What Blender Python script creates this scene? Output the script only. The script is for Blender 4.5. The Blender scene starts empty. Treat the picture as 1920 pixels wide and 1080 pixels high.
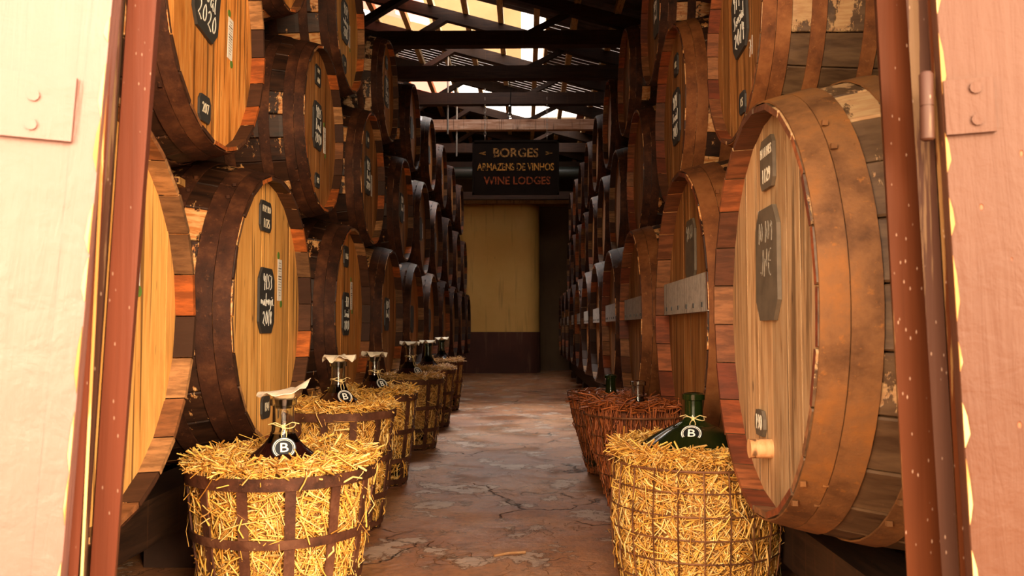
import bpy, bmesh, math, random
import numpy as np
from math import sin, cos, pi, radians, sqrt, atan2
from mathutils import Vector, Matrix
random.seed(7)
S = bpy.context.scene
COL = S.collection

# ---------------------------------------------------------------- camera, sky, lights, exposure
CAMH = 0.80
cd = bpy.data.cameras.new('camera'); cam = bpy.data.objects.new('camera', cd); COL.objects.link(cam)
cd.sensor_width = 36.0; cd.lens = 1560.0 / 1920.0 * 36.0
cd.clip_start = 0.05; cd.clip_end = 200
cam.location = (0, 0, CAMH); cam.rotation_euler = (radians(90 + 2.79), 0, radians(0.918))
cd.dof.use_dof = True; cd.dof.focus_distance = 3.3; cd.dof.aperture_fstop = 9.0
S.camera = cam
w = bpy.data.worlds.new('sky'); S.world = w; w.use_nodes = True
wn = w.node_tree.nodes; wl = w.node_tree.links
for n in list(wn): wn.remove(n)
wo = wn.new('ShaderNodeOutputWorld'); wb = wn.new('ShaderNodeBackground')
wt = wn.new('ShaderNodeTexCoord'); wsx = wn.new('ShaderNodeSeparateXYZ'); wr = wn.new('ShaderNodeValToRGB')
wl.new(wt.outputs['Generated'], wsx.inputs[0]); wl.new(wsx.outputs['Z'], wr.inputs[0]); wl.new(wr.outputs[0], wb.inputs[0])
wr.color_ramp.elements[0].position = .0; wr.color_ramp.elements[0].color = (1.0, .74, .48, 1)
wr.color_ramp.elements[1].position = .55; wr.color_ramp.elements[1].color = (1.0, .92, .86, 1)
wb.inputs['Strength'].default_value = 5.0
wl.new(wb.outputs[0], wo.inputs[0])


def area(name, loc, target, sx, sy, power, color):
    l = bpy.data.lights.new(name, 'AREA'); l.shape = 'RECTANGLE'; l.size = sx; l.size_y = sy
    l.energy = power; l.color = color
    o = bpy.data.objects.new(name, l); COL.objects.link(o); o.location = loc
    o.rotation_euler = (Vector(target) - Vector(loc)).to_track_quat('-Z', 'Y').to_euler()
    return o


# warm daylight thrown back into the doorway by the sunlit yard behind the camera
area('yard_daylight_right', (1.75, -1.7, 1.5), (-0.75, 3.2, 0.95), 1.3, 1.8, 480, (1.0, 0.74, 0.46))
area('yard_daylight_left', (-1.7, -1.7, 1.4), (0.55, 2.6, 0.7), 1.2, 1.6, 210, (1.0, 0.74, 0.46))
area('yard_daylight_high', (0.05, -1.3, 2.25), (0.1, 3.0, 0.0), 1.4, .8, 150, (1.0, 0.72, 0.44))
# daylight coming down through the big roof opening
sk = area('skylight_daylight', (-.75, 9.6, 4.62), (-.05, 6.9, 0), 1.5, 1.3, 85, (1.0, .92, .84))
sk.data.spread = radians(58)
S.view_settings.view_transform = 'Standard'; S.view_settings.look = 'None'
S.view_settings.exposure = 0.0; S.view_settings.gamma = 1.0; S.view_settings.use_curve_mapping = False
S.cycles.max_bounces = 8; S.cycles.transmission_bounces = 8; S.cycles.caustics_reflective = False
S.cycles.caustics_refractive = False; S.cycles.sample_clamp_indirect = 6.0


# ---------------------------------------------------------------- node helpers
class NT:
    def __init__(s, name):
        s.m = bpy.data.materials.new(name); s.m.use_nodes = True; s.t = s.m.node_tree
        s.N = s.t.nodes; s.L = s.t.links
        for n in list(s.N): s.N.remove(n)
        s.out = s.N.new('ShaderNodeOutputMaterial'); s.b = s.N.new('ShaderNodeBsdfPrincipled')
        s.L.new(s.b.outputs[0], s.out.inputs[0])

    def _in(s, sock, v):
        if v is None: return
        if isinstance(v, bpy.types.NodeSocket): s.L.new(v, sock)
        elif isinstance(v, (tuple, list)) and len(v) == 3 and sock.type == 'RGBA': sock.default_value = (*v, 1)
        else: sock.default_value = v

    def coord(s, scale=(1, 1, 1), rnd=6.0, island=False):
        tc = s.N.new('ShaderNodeTexCoord'); v = tc.outputs['Object']
        if rnd:
            a = s.N.new('ShaderNodeVectorMath'); a.operation = 'ADD'
            sc = s.N.new('ShaderNodeMath'); sc.operation = 'MULTIPLY'; sc.inputs[1].default_value = rnd
            s.L.new(s.rand(island), sc.inputs[0]); s.L.new(v, a.inputs[0]); s.L.new(sc.outputs[0], a.inputs[1]); v = a.outputs[0]
        mp = s.N.new('ShaderNodeMapping'); mp.inputs['Scale'].default_value = scale
        s.L.new(v, mp.inputs[0]); return mp.outputs[0]

    def rand(s, island=False):
        if island: return s.N.new('ShaderNodeNewGeometry').outputs['Random Per Island']
        return s.N.new('ShaderNodeObjectInfo').outputs['Random']

    def noise(s, v, scale, detail=4, rough=.55, dist=0.0):
        n = s.N.new('ShaderNodeTexNoise'); s._in(n.inputs['Vector'], v); n.inputs['Scale'].default_value = scale
        n.inputs['Detail'].default_value = detail; n.inputs['Roughness'].default_value = rough; n.inputs['Distortion'].default_value = dist
        return n.outputs[0]

    def voro(s, v, scale, feature='F1'):
        n = s.N.new('ShaderNodeTexVoronoi'); n.feature = feature; s._in(n.inputs['Vector'], v); n.inputs['Scale'].default_value = scale
        return n.outputs[0]

    def ramp(s, f, stops, interp='LINEAR'):
        r = s.N.new('ShaderNodeValToRGB'); r.color_ramp.interpolation = interp; s._in(r.inputs[0], f)
        e = r.color_ramp.elements
        while len(e) < len(stops): e.new(.5)
        for i, (p, c) in enumerate(stops):
            e[i].position = p; e[i].color = (*c, 1) if isinstance(c, tuple) else (c, c, c, 1)
        return r.outputs[0]

    def mix(s, f, a, b, mode='MIX'):
        n = s.N.new('ShaderNodeMix'); n.data_type = 'RGBA'; n.blend_type = mode
        s._in(n.inputs[0], f); s._in(n.inputs[6], a); s._in(n.inputs[7], b); return n.outputs[2]

    def math(s, op, a, b=0.0):
        n = s.N.new('ShaderNodeMath'); n.operation = op; s._in(n.inputs[0], a); s._in(n.inputs[1], b); return n.outputs[0]

    def bump(s, h, strength=.3, dist=.01, normal=None):
        n = s.N.new('ShaderNodeBump'); n.inputs['Strength'].default_value = strength; n.inputs['Distance'].default_value = dist
        s._in(n.inputs['Height'], h)
        if normal: s.L.new(normal, n.inputs['Normal'])
        return n.outputs[0]

    def done(s, color=None, rough=.6, metal=0.0, normal=None, spec=None, **kw):
        s._in(s.b.inputs['Base Color'], color); s._in(s.b.inputs['Roughness'], rough); s._in(s.b.inputs['Metallic'], metal)
        if normal: s.L.new(normal, s.b.inputs['Normal'])
        if spec is not None: s.b.inputs['Specular IOR Level'].default_value = spec
        for k, v in kw.items(): s._in(s.b.inputs[k.replace('_', ' ')], v)
        return s.m


M = {}


def wood(name, lo, mid, hi, grain=(14, 14, 1.1), knots=True, rough=.6, var=.35, dark=(.05, .02, .008), bumps=.35, stain=.5, island=False, streak=.0):
    """boards whose grain runs along local z (grain= scale of stretch)"""
    t = NT(name); v = t.coord(grain, 9, island)
    n1 = t.noise(v, 3.2, 6, .6, .6); n2 = t.noise(v, 11, 3, .6)
    f = t.math('ADD', t.math('MULTIPLY', n1, .75), t.math('MULTIPLY', n2, .25))
    c = t.ramp(f, [(.32, lo), (.47, mid), (.66, hi)])
    r = t.ramp(t.rand(island), [(0, 1 - var), (1, 1.0)])
    c = t.mix(1.0, c, r, 'MULTIPLY')
    v2 = t.coord((5, 5, 1.4), 5, island)
    st = t.ramp(t.noise(v2, 1.8, 5, .65, .4), [(.56, 0.0), (.72, 1.0)])
    c = t.mix(t.math('MULTIPLY', st, stain), c, dark)
    ck = t.ramp(t.noise(t.coord((60, 60, 1.4), 3, island), 1.0, 2, .4), [(.335, 1.0), (.37, 0.0)])
    c = t.mix(t.math('MULTIPLY', ck, .75), c, dark)
    if knots:
        k = t.ramp(t.voro(t.coord((6, 6, 2.6), 7, island), 1.6), [(.03, 1.0), (.075, 0.0)])
        c = t.mix(t.math('MULTIPLY', k, .8), c, dark)
    if streak:
        sk = t.ramp(t.noise(t.coord((11, 11, .6), 12, island), 1.7, 5, .6, .3), [(.57, 0.0), (.64, 1.0)])
        c = t.mix(t.math('MULTIPLY', sk, streak), c, tuple(.25 * q for q in lo))
    ds = t.ramp(t.voro(t.coord((16, 16, 2.2), 8, island), 2.4), [(.05, 1.0), (.09, 0.0)])
    c = t.mix(t.math('MULTIPLY', ds, .55), c, dark)
    nm = t.bump(f, bumps, .004)
    return t.done(c, rough, 0, nm, spec=.25)


# barrel heads (grain along local z)
M['head_honey'] = wood('honey_oak_head', (.52, .235, .055), (.70, .345, .090), (.80, .44, .135), stain=.30, var=.22, streak=.3)
M['head_orange'] = wood('orange_oak_head', (.42, .145, .026), (.64, .24, .048), (.76, .38, .11), stain=.5, var=.42, streak=.75)
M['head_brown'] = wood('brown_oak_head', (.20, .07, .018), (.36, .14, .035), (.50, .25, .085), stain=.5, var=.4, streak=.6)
M['head_grey'] = wood('weathered_oak_head', (.28, .14, .06), (.50, .29, .135), (.66, .44, .24), stain=.45, var=.42, streak=.7)


def stave_mat(name, base, alt, patch, tan, thr=.60, island=False, rough=.5):
    t = NT(name); v = t.coord((1.2, 10, 10), 9, island)
    n = t.noise(v, 3.0, 5, .6)
    c = t.ramp(n, [(.35, base), (.62, alt)])
    p = t.noise(t.coord((5, 2.2, 2.2), 30, island), 2.4, 6, .72)
    rr = t.ramp(t.rand(island), [(.0, 0.0), (.55, .0), (.72, .12), (1, .2)])
    pf = t.ramp(t.math('ADD', p, rr), [(thr, 0.0), (thr + .03, 1.0)])
    pc = t.mix(t.ramp(t.noise(v, 9, 4), [(.4, 0.0), (.6, 1.0)]), patch, tan)
    c = t.mix(pf, c, pc)
    return t.done(c, rough, 0, t.bump(t.math('ADD', n, t.math('MULTIPLY', pf, -.6)), .5, .004), spec=.25)


M['stave_dark'] = stave_mat('blackened_stave', (.012, .005, .003), (.040, .015, .007), (.42, .15, .04), (.60, .34, .14), .60)
M['stave_patchy'] = stave_mat('patchy_stave', (.014, .006, .003), (.045, .02, .01), (.42, .22, .10), (.62, .42, .24), .50)
M['stave_dark_i'] = stave_mat('blackened_staves', (.012, .005, .003), (.040, .015, .007), (.46, .17, .045), (.60, .34, .14), .635, True)
M['stave_grey'] = stave_mat('grey_brown_stave', (.045, .022, .010), (.10, .055, .026), (.30, .16, .07), (.36, .22, .10), .64)


def chime_mat(name, cols, island=False):
    t = NT(name); r = t.rand(island)
    c = t.ramp(r, [(i / len(cols), k) for i, k in enumerate(cols)], 'CONSTANT')
    n = t.noise(t.coord((4, 22, 22), 11, island), 2.2, 5, .65)
    c = t.mix(t.ramp(n, [(.42, 0.0), (.60, 1.0)]), t.mix(.55, c, (.03, .012, .006)), c)
    return t.done(c, .6, 0, t.bump(n, .5, .004), spec=.3)


CH = [(.24, .095, .035), (.56, .15, .03), (.06, .024, .012), (.045, .018, .01), (.40, .20, .08), (.05, .02, .01), (.36, .09, .018), (.085, .034, .016), (.16, .08, .035), (.04, .018, .01)]
M['chime'] = chime_mat('chime_wood', CH); M['chime_shaded_i'] = chime_mat('shaded_chime_woods', [tuple(.6 * q for q in k) for k in CH], True)  # far-barrel copy is darkened: shade deep in the stacks put into its colour
M['chime_red'] = chime_mat('red_brown_chime', [(.16, .035, .012), (.22, .05, .014), (.10, .035, .016), (.24, .10, .04), (.30, .09, .03), (.13, .03, .012), (.19, .065, .025)])


def rust(name, a, b, c, rough=.62, metal=.25):
    t = NT(name); v = t.coord((1, 1, 1), 8)
    n = t.noise(v, 9, 7, .65); n2 = t.noise(v, 55, 4, .7)
    col = t.ramp(n, [(.34, a), (.52, b), (.70, c)])
    col = t.mix(t.ramp(n2, [(.60, 0.0), (.72, 1.0)]), col, c)
    return t.done(col, rough, metal, t.bump(t.math('ADD', n, n2), .45, .004), spec=.2)


M['hoop'] = rust('dark_rusty_iron', (.014, .0045, .002), (.044, .0135, .0055), (.11, .038, .014), .7, .0)
M['hoop_tan'] = rust('tan_rusty_iron', (.075, .030, .010), (.155, .066, .022), (.22, .082, .018), .7, .1)
M['hoop_orange'] = rust('orange_rusty_iron', (.08, .026, .008), (.17, .058, .017), (.24, .095, .03), .7, .1)
M['basket_iron'] = rust('brown_basket_iron', (.030, .011, .006), (.075, .026, .013), (.14, .058, .03), .65, .0)
M['wire'] = rust('brown_wire', (.06, .022, .010), (.15, .06, .025), (.25, .10, .04), .5, .4)


def plain(name, c, rough=.6, metal=0.0, nscale=30, namt=.25, bump=.1, **kw):
    t = NT(name); n = t.noise(t.coord((1, 1, 1), 3), nscale, 4, .6)
    col = t.mix(t.ramp(n, [(.3, namt), (.6, 0.0)]), c, tuple(x * .4 for x in c))
    return t.done(col, rough, metal, t.bump(n, bump, .003), **kw)


M['slate'] = plain('chalkboard_black', (.028, .027, .026), .55)
M['chalk'] = plain('chalk_white', (.72, .70, .64), .8)
M['stencil'] = plain('stencil_cream', (.62, .55, .42), .7)
M['faded'] = plain('faded_paint', (.22, .18, .13), .7, nscale=60, namt=.9)
M['slate_worn'] = plain('worn_slate', (.115, .085, .055), .6, nscale=20, namt=.7)
M['paper'] = plain('label_paper', (.74, .70, .64), .7)
M['ink'] = plain('label_ink', (.12, .09, .08), .7)
M['green'] = plain('green_sticker', (.10, .19, .03), .6)
M['cork'] = plain('cork', (.68, .50, .30), .8)
M['cloth'] = plain('muslin', (.80, .70, .54), .85, nscale=260, namt=.25, bump=.3)
M['twine'] = plain('straw_twine', (.74, .55, .24), .7)
M['tagblack'] = plain('tag_black', (.008, .008, .008), .4)
M['tagwhite'] = plain('tag_white', (.82, .80, .74), .6)
M['signboard'] = plain('sign_black', (.012, .007, .005), .8, nscale=12, namt=.5, spec=.12)


def worn(name, c):
    t = NT(name); n = t.noise(t.coord((1, 1, 1), 3), 26, 5, .7)
    return t.done(t.mix(t.ramp(n, [(.50, 0.0), (.56, 1.0)]), c, (.03, .016, .01)), .6, spec=.2)


M['gold'] = worn('gold_letters', (.42, .22, .06))
M['gold2'] = worn('gold2_letters', (.62, .31, .06))
M['redgold'] = worn('redgold_letters', (.34, .075, .02))
M['steel'] = plain('dull_steel', (.40, .37, .33), .4, .8)
M['bung'] = wood('bung_wood', (.40, .18, .07), (.58, .29, .12), (.66, .38, .18), stain=.2)
M['headbar'] = wood('whitewashed_board', (.30, .26, .23), (.46, .41, .36), (.58, .52, .46), (1.5, 14, 14), stain=.35)
M['plank'] = wood('rack_plank', (.16, .07, .02), (.34, .17, .05), (.46, .26, .09), (1.5, 14, 14))
M['rail'] = wood('dark_rail_timber', (.012, .005, .003), (.028, .012, .006), (.05, .022, .011), (14, 1.2, 14))
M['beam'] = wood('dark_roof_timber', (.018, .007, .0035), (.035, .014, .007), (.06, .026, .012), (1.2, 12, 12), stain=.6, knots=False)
M['purlin_painted_lit'] = wood('purlin_timber_painted_lit', (.45, .28, .12), (.70, .48, .24), (.80, .60, .34), (12, 1.2, 12), stain=.2, knots=False)  # daylight on the purlins is put into this bright timber colour
M['beam_painted_lit'] = wood('tie_beam_timber_painted_lit', (.30, .12, .06), (.55, .30, .19), (.75, .52, .40), (1.0, 12, 12), stain=.4, knots=False)  # lit copy of the roof timber: skylight on one tie beam painted in
M['mauve'] = wood('mauve_boards', (.16, .055, .045), (.24, .085, .07), (.30, .12, .10), (1.2, 10, 10), knots=False, stain=.2)

t = NT('bottle_glass'); M['glass'] = t.done((.93, .96, .95), .03, Transmission_Weight=1.0, IOR=1.46)
t = NT('green_glass'); M['glass_green'] = t.done((.055, .095, .02), .04, Transmission_Weight=.85, IOR=1.46)
t = NT('blue_green_glass'); M['glass_aqua'] = t.done((.55, .80, .72), .04, Transmission_Weight=1.0, IOR=1.46)
t = NT('madeira_wine'); M['wine'] = t.done((.016, .004, .003), .06, spec=.6)
t = NT('dim_green_wine'); M['wine_green'] = t.done((.010, .013, .003), .12, spec=.5)
t = NT('bulb_glass'); M['bulb'] = t.done((.9, .9, .9), .05, Transmission_Weight=.9, IOR=1.45)


def straw_mat(name, cols):
    t = NT(name); r = t.rand(True)
    c = t.ramp(r, [(i / (len(cols) - 1), k) for i, k in enumerate(cols)])
    return t.done(c, .42, 0, spec=.45)


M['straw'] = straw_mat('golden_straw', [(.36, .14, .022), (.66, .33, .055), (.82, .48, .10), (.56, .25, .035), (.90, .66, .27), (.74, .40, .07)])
M['straw_shaded'] = straw_mat('shaded_straw', [(.30, .13, .03), (.50, .26, .06), (.62, .36, .10), (.44, .20, .04), (.66, .42, .15)])  # dimmed copy of the golden straw: shade over far baskets put into colour
M['wicker'] = straw_mat('red_brown_bark', [(.16, .038, .010), (.30, .075, .018), (.46, .13, .03), (.22, .055, .014)])
M['straw_core'] = plain('straw_packing', (.22, .095, .018), .9, nscale=60, namt=.8, bump=.8)
M['wicker_core'] = plain('bark_packing', (.12, .035, .012), .9, nscale=60, namt=.8, bump=.8)

# painted door leaf: pink-brown gloss, brush relief, chips
t = NT('pink_door_paint'); v = t.coord((7, 7, .55), 0); n = t.noise(v, 7, 6, .6, .8); n2 = t.noise(t.coord((1, 1, 1), 0), 22, 5, .6, .4)
c = t.ramp(t.noise(t.coord((1, 1, 1), 0), 2.0, 4), [(.3, (.052, .0175, .0075)), (.7, (.066, .0245, .012))])
nick = t.ramp(t.voro(t.coord((9, 9, 5), 0), 3.2), [(.045, 1.0), (.07, 0.0)])
c = t.mix(t.math('MULTIPLY', nick, .7), c, (.22, .07, .03))
M['door_pink'] = t.done(c, .55, 0, t.bump(t.math('ADD', n, t.math('ADD', t.math('MULTIPLY', n2, .8), t.math('MULTIPLY', nick, -.6))), .55, .006), spec=.22)
t = NT('pale_door_paint'); v = t.coord((7, 7, .5), 0); n = t.noise(v, 6, 6, .6, .8); n2 = t.noise(t.coord((1, 1, 1), 0), 18, 5, .6, .4)
c = t.ramp(t.noise(t.coord((1, 1, 1), 0), 1.5, 4), [(.3, (.135, .060, .046)), (.7, (.17, .082, .068))])
nick = t.ramp(t.voro(t.coord((9, 9, 5), 0), 2.6), [(.045, 1.0), (.07, 0.0)])
c = t.mix(t.math('MULTIPLY', nick, .7), c, (.42, .16, .09))
M['door_pale'] = t.done(c, .45, 0, t.bump(t.math('ADD', n, t.math('ADD', t.math('MULTIPLY', n2, .8), t.math('MULTIPLY', nick, -.6))), .5, .006), spec=.5)
# brown frame paint with worn wood showing


def framepaint(name, base, worn, thr, spec=.25):
    t = NT(name); n = t.noise(t.coord((26, 26, 1.0), 5), 1.6, 7, .62, .3)
    spk = t.ramp(t.voro(t.coord((26, 26, 9), 5), 4.6), [(.07, 1.0), (.12, 0.0)])
    c = t.ramp(t.noise(t.coord((20, 20, 1.2), 5), 2, 3), [(.3, base), (.7, tuple(x * .72 for x in base))])
    c = t.mix(t.ramp(n, [(thr, 0.0), (thr + .02, 1.0)]), c, worn)
    c = t.mix(t.math('MULTIPLY', spk, .6), c, (.3, .19, .13))
    return t.done(c, .55, 0, t.bump(t.math('ADD', n, spk), .3, .004), spec=spec)


M['frame'] = framepaint('red_brown_frame_paint', (.095, .022, .0085), (.40, .22, .08), .70)
M['frame_dark'] = framepaint('dark_brown_frame_paint', (.050, .0125, .0035), (.13, .065, .022), .60, spec=.06)
M['frame_worn'] = framepaint('worn_frame_wood', (.050, .018, .009), (.11, .06, .028), .52)
M['frame_yellow'] = framepaint('bare_yellow_wood', (.33, .15, .035), (.42, .28, .11), .5)

# floor: worn stained concrete with flaked skin and cracks
t = NT('cracked_concrete'); v = t.coord((1, 1, 1), 0)
warp = t.noise(v, 2.2, 4, .6)
vv = t.N.new('ShaderNodeVectorMath'); vv.operation = 'ADD'; t.L.new(v, vv.inputs[0])
vs = t.N.new('ShaderNodeVectorMath'); vs.operation = 'SCALE'; nz = t.N.new('ShaderNodeTexNoise'); nz.inputs['Scale'].default_value = 3.0; nz.inputs['Detail'].default_value = 6
t.L.new(v, nz.inputs['Vector']); t.L.new(nz.outputs['Color'], vs.inputs[0]); vs.inputs['Scale'].default_value = .7; t.L.new(vs.outputs[0], vv.inputs[1])
cr = t.voro(vv.outputs[0], 1.3, 'DISTANCE_TO_EDGE'); crf = t.ramp(cr, [(.0, 1.0), (.014, 0.0)])
brk = t.ramp(t.noise(v, 1.7, 3), [(.47, 0.0), (.56, 1.0)]); crf = t.math('MULTIPLY', crf, brk)
cr2 = t.voro(vv.outputs[0], 7, 'DISTANCE_TO_EDGE'); cr2f = t.math('MULTIPLY', t.ramp(cr2, [(.0, .8), (.03, 0.0)]), t.ramp(t.noise(v, 2.3, 3), [(.52, 0.0), (.62, 1.0)]))
big = t.noise(v, 1.1, 6, .65, .5); fine = t.noise(v, 38, 5, .7)
c = t.ramp(big, [(.34, (.25, .085, .030)), (.50, (.45, .185, .070)), (.66, (.58, .29, .13))])
c = t.mix(t.ramp(fine, [(.35, .55), (.65, 0.0)]), c, (.16, .08, .045))
fl = t.ramp(t.noise(v, 3.2, 7, .7, .2), [(.555, 0.0), (.575, 1.0)])
c = t.mix(t.math('MULTIPLY', fl, .55), c, (.58, .47, .38))
eg = t.ramp(t.noise(v, 3.2, 7, .7, .2), [(.535, 0.0), (.556, 1.0), (.578, 0.0)])
c = t.mix(t.math('MULTIPLY', eg, .6), c, (.05, .024, .012))
c = t.mix(t.ramp(t.noise(v, 6, 6, .75), [(.53, 0.0), (.68, .7)]), c, (.13, .055, .024))
c = t.mix(crf, c, (.02, .011, .007)); c = t.mix(t.math('MULTIPLY', cr2f, .5), c, (.05, .028, .018))
ro = t.ramp(t.noise(v, 2.6, 5, .6), [(.38, .30), (.62, .62)])
h = t.math('ADD', t.math('MULTIPLY', fine, .25), t.math('ADD', t.math('MULTIPLY', fl, .35), t.math('ADD', t.math('MULTIPLY', crf, -1.0), t.math('MULTIPLY', cr2f, -.5))))
h = t.math('ADD', h, t.math('MULTIPLY', t.noise(v, 9, 5, .6), .8))
M['floor'] = t.done(c, ro, 0, t.bump(h, .75, .012), spec=.55)


def plaster(name, a, b, spots):
    t = NT(name); v = t.coord((1, 1, 1), 0)
    c = t.ramp(t.noise(v, 1.3, 6, .6), [(.35, a), (.65, b)])
    c = t.mix(t.ramp(t.voro(t.coord((1, 1, .6), 0), 2.3), [(.03, .8), (.06, 0.0)]), c, spots)
    c = t.mix(t.ramp(t.noise(t.coord((9, 9, .8), 0), 1.5, 4), [(.58, 0.0), (.72, .45)]), c, spots)
    return t.done(c, .8, 0, t.bump(t.noise(v, 14, 5), .25, .01))


M['yellow_wall'] = plaster('ochre_plaster', (.74, .42, .10), (.82, .50, .14), (.36, .18, .05))
M['dado'] = plaster('dark_red_dado', (.060, .018, .011), (.095, .030, .018), (.2, .1, .06))
M['dull_wall'] = plaster('grimy_plaster', (.09, .05, .025), (.14, .085, .04), (.05, .025, .012))
M['cream_wall'] = plaster('cream_plaster', (.40, .24, .10), (.50, .32, .15), (.5, .3, .15))
t = NT('dark_corrugated_iron'); n = t.noise(t.coord((1, 1, 1), 0), 6, 5)
M['sheet'] = t.done(t.ramp(n, [(.4, (.05, .032, .028)), (.6, (.09, .055, .045))]), .45, .3)
t = NT('translucent_sheet'); M['translucent'] = t.done((.85, .55, .48), .5, Transmission_Weight=.0)
tr = t.N.new('ShaderNodeBsdfTranslucent'); tr.inputs[0].default_value = (.95, .62, .52, 1); mx = t.N.new('ShaderNodeMixShader'); mx.inputs[0].default_value = .75
t.L.new(t.b.outputs[0], mx.inputs[1]); t.L.new(tr.outputs[0], mx.inputs[2]); t.L.new(mx.outputs[0], t.out.inputs[0])
M['sheet_red'] = plain('mauve_iron', (.26, .10, .085), .5)
M['stone'] = plain('dark_stone', (.05, .02, .010), .9, nscale=9, namt=.6, bump=.6)


# ---------------------------------------------------------------- mesh helpers
class MB:
    def __init__(s): s.v = []; s.f = []; s.mi = []

    def add(s, vs, fs, mi=0, mat=None):
        b = len(s.v)
        s.v += [tuple(mat @ Vector(p)) for p in vs] if mat else [tuple(p) for p in vs]
        s.f += [tuple(b + i for i in f) for f in fs]; s.mi += [mi] * len(fs)

    def box(s, a, b, mi=0, mat=None):
        (x0, y0, z0), (x1, y1, z1) = a, b
        s.add([(x0, y0, z0), (x1, y0, z0), (x1, y1, z0), (x0, y1, z0), (x0, y0, z1), (x1, y0, z1), (x1, y1, z1), (x0, y1, z1)],
              [(0, 3, 2, 1), (4, 5, 6, 7), (0, 1, 5, 4), (1, 2, 6, 5), (2, 3, 7, 6), (3, 0, 4, 7)], mi, mat)

    def beam(s, p, q, wd, ht, up=(0, 0, 1), mi=0):
        p = Vector(p); q = Vector(q); d = (q - p); L = d.length; d.normalize()
        side = d.cross(Vector(up)); side = side.normalized() if side.length > 1e-6 else Vector((1, 0, 0)); u = side.cross(d)
        vs = [p + d * (L * e) + side * (wd / 2 * a) + u * (ht / 2 * b) for e in (0, 1) for a, b in ((-1, -1), (1, -1), (1, 1), (-1, 1))]
        s.add(vs, [(0, 3, 2, 1), (4, 5, 6, 7), (0, 1, 5, 4), (1, 2, 6, 5), (2, 3, 7, 6), (3, 0, 4, 7)], mi)

    def tube(s, pts, r, n=6, closed=False, mi=0):
        pts = [Vector(p) for p in pts]; m = len(pts); rings = []
        for i, p in enumerate(pts):
            a = pts[(i - 1) % m] if closed or i > 0 else p; b = pts[(i + 1) % m] if closed or i < m - 1 else p
            d = (b - a).normalized(); ref = Vector((0, 0, 1)) if abs(d.z) < .9 else Vector((1, 0, 0))
            sd = d.cross(ref).normalized(); u = sd.cross(d)
            rings.append([p + sd * (r * cos(2 * pi * k / n)) + u * (r * sin(2 * pi * k / n)) for k in range(n)])
        vs = [q for R in rings for q in R]; fs = []
        for i in range(m if closed else m - 1):
            j = (i + 1) % m
            for k in range(n): fs.append((i * n + k, i * n + (k + 1) % n, j * n + (k + 1) % n, j * n + k))
        if not closed: fs += [tuple(range(n))[::-1], tuple((m - 1) * n + k for k in range(n))]
        s.add(vs, fs, mi)

    def lathe(s, prof, n=32, mi=0, cap=True, mat=None):
        vs = [(r * cos(2 * pi * k / n), r * sin(2 * pi * k / n), z) for r, z in prof for k in range(n)]
        fs = [(i * n + k, i * n + (k + 1) % n, (i + 1) * n + (k + 1) % n, (i + 1) * n + k) for i in range(len(prof) - 1) for k in range(n)]
        if cap: fs += [tuple(range(n))[::-1], tuple((len(prof) - 1) * n + k for k in range(n))]
        s.add(vs, fs, mi, mat)

    def prism(s, poly, h0, h1, axis=0, mi=0):
        """poly of (a,b) pairs, extruded along axis from h0 to h1"""
        n = len(poly)
        def P(a, b, h): return (h, a, b) if axis == 0 else ((a, h, b) if axis == 1 else (a, b, h))
        vs = [P(a, b, h0) for a, b in poly] + [P(a, b, h1) for a, b in poly]
        s.add(vs, [tuple(range(n))[::-1], tuple(range(n, 2 * n))] + [(k, (k + 1) % n, n + (k + 1) % n, n + k) for k in range(n)], mi)

    def mesh(s, name, mats, smooth=False, fix=True):
        me = bpy.data.meshes.new(name); me.from_pydata(s.v, [], s.f)
        for m in (mats if isinstance(mats, (list, tuple)) else [mats]): me.materials.append(M[m] if isinstance(m, str) else m)
        me.polygons.foreach_set('material_index', s.mi)
        if fix:
            bm = bmesh.new(); bm.from_mesh(me); bmesh.ops.recalc_face_normals(bm, faces=bm.faces); bm.to_mesh(me); bm.free()
        if smooth:
            me.polygons.foreach_set('use_smooth', [True] * len(me.polygons))
            try: me.set_sharp_from_angle(angle=radians(smooth if smooth is not True else 40))
            except Exception: pass
        me.update(); return me


def obj(name, me, parent=None, loc=None, rot=None, scale=None):
    o = bpy.data.objects.new(name, me); COL.objects.link(o)
    if parent: o.parent = parent
    if loc is not None: o.location = loc
    if rot is not None: o.rotation_euler = rot
    if scale is not None: o.scale = (scale,) * 3 if isinstance(scale, (int, float)) else scale
    return o


def tag(o, label=None, cat=None, group=None, kind=None):
    if label: o['label'] = label
    if cat: o['category'] = cat
    if group: o['group'] = group
    if kind: o['kind'] = kind
    return o


def thing(name, label, cat, loc=(0, 0, 0), rz=0, group=None, scale=None):
    o = bpy.data.objects.new(name, None); COL.objects.link(o); o.location = loc; o.rotation_euler = (0, 0, rz)
    o.empty_display_size = .1
    if scale: o.scale = (scale,) * 3
    return tag(o, label, cat, group)


def text_mesh(txt, size, mat, depth=.001, xs=1.0, key=None):
    cu = bpy.data.curves.new('txt', 'FONT'); cu.body = txt; cu.size = size; cu.extrude = depth; cu.align_x = 'CENTER'; cu.align_y = 'CENTER'
    cu.resolution_u = 3; cu.offset = .018 * size if size > .1 else .004 * size; o = bpy.data.objects.new('txt', cu); COL.objects.link(o)
    me = bpy.data.meshes.new_from_object(o.evaluated_get(bpy.context.evaluated_depsgraph_get()))
    bpy.data.objects.remove(o); bpy.data.curves.remove(cu)
    me.transform(Matrix.Diagonal((xs, 1, 1, 1)))
    me.materials.clear(); me.materials.append(M[mat]); return me


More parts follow.
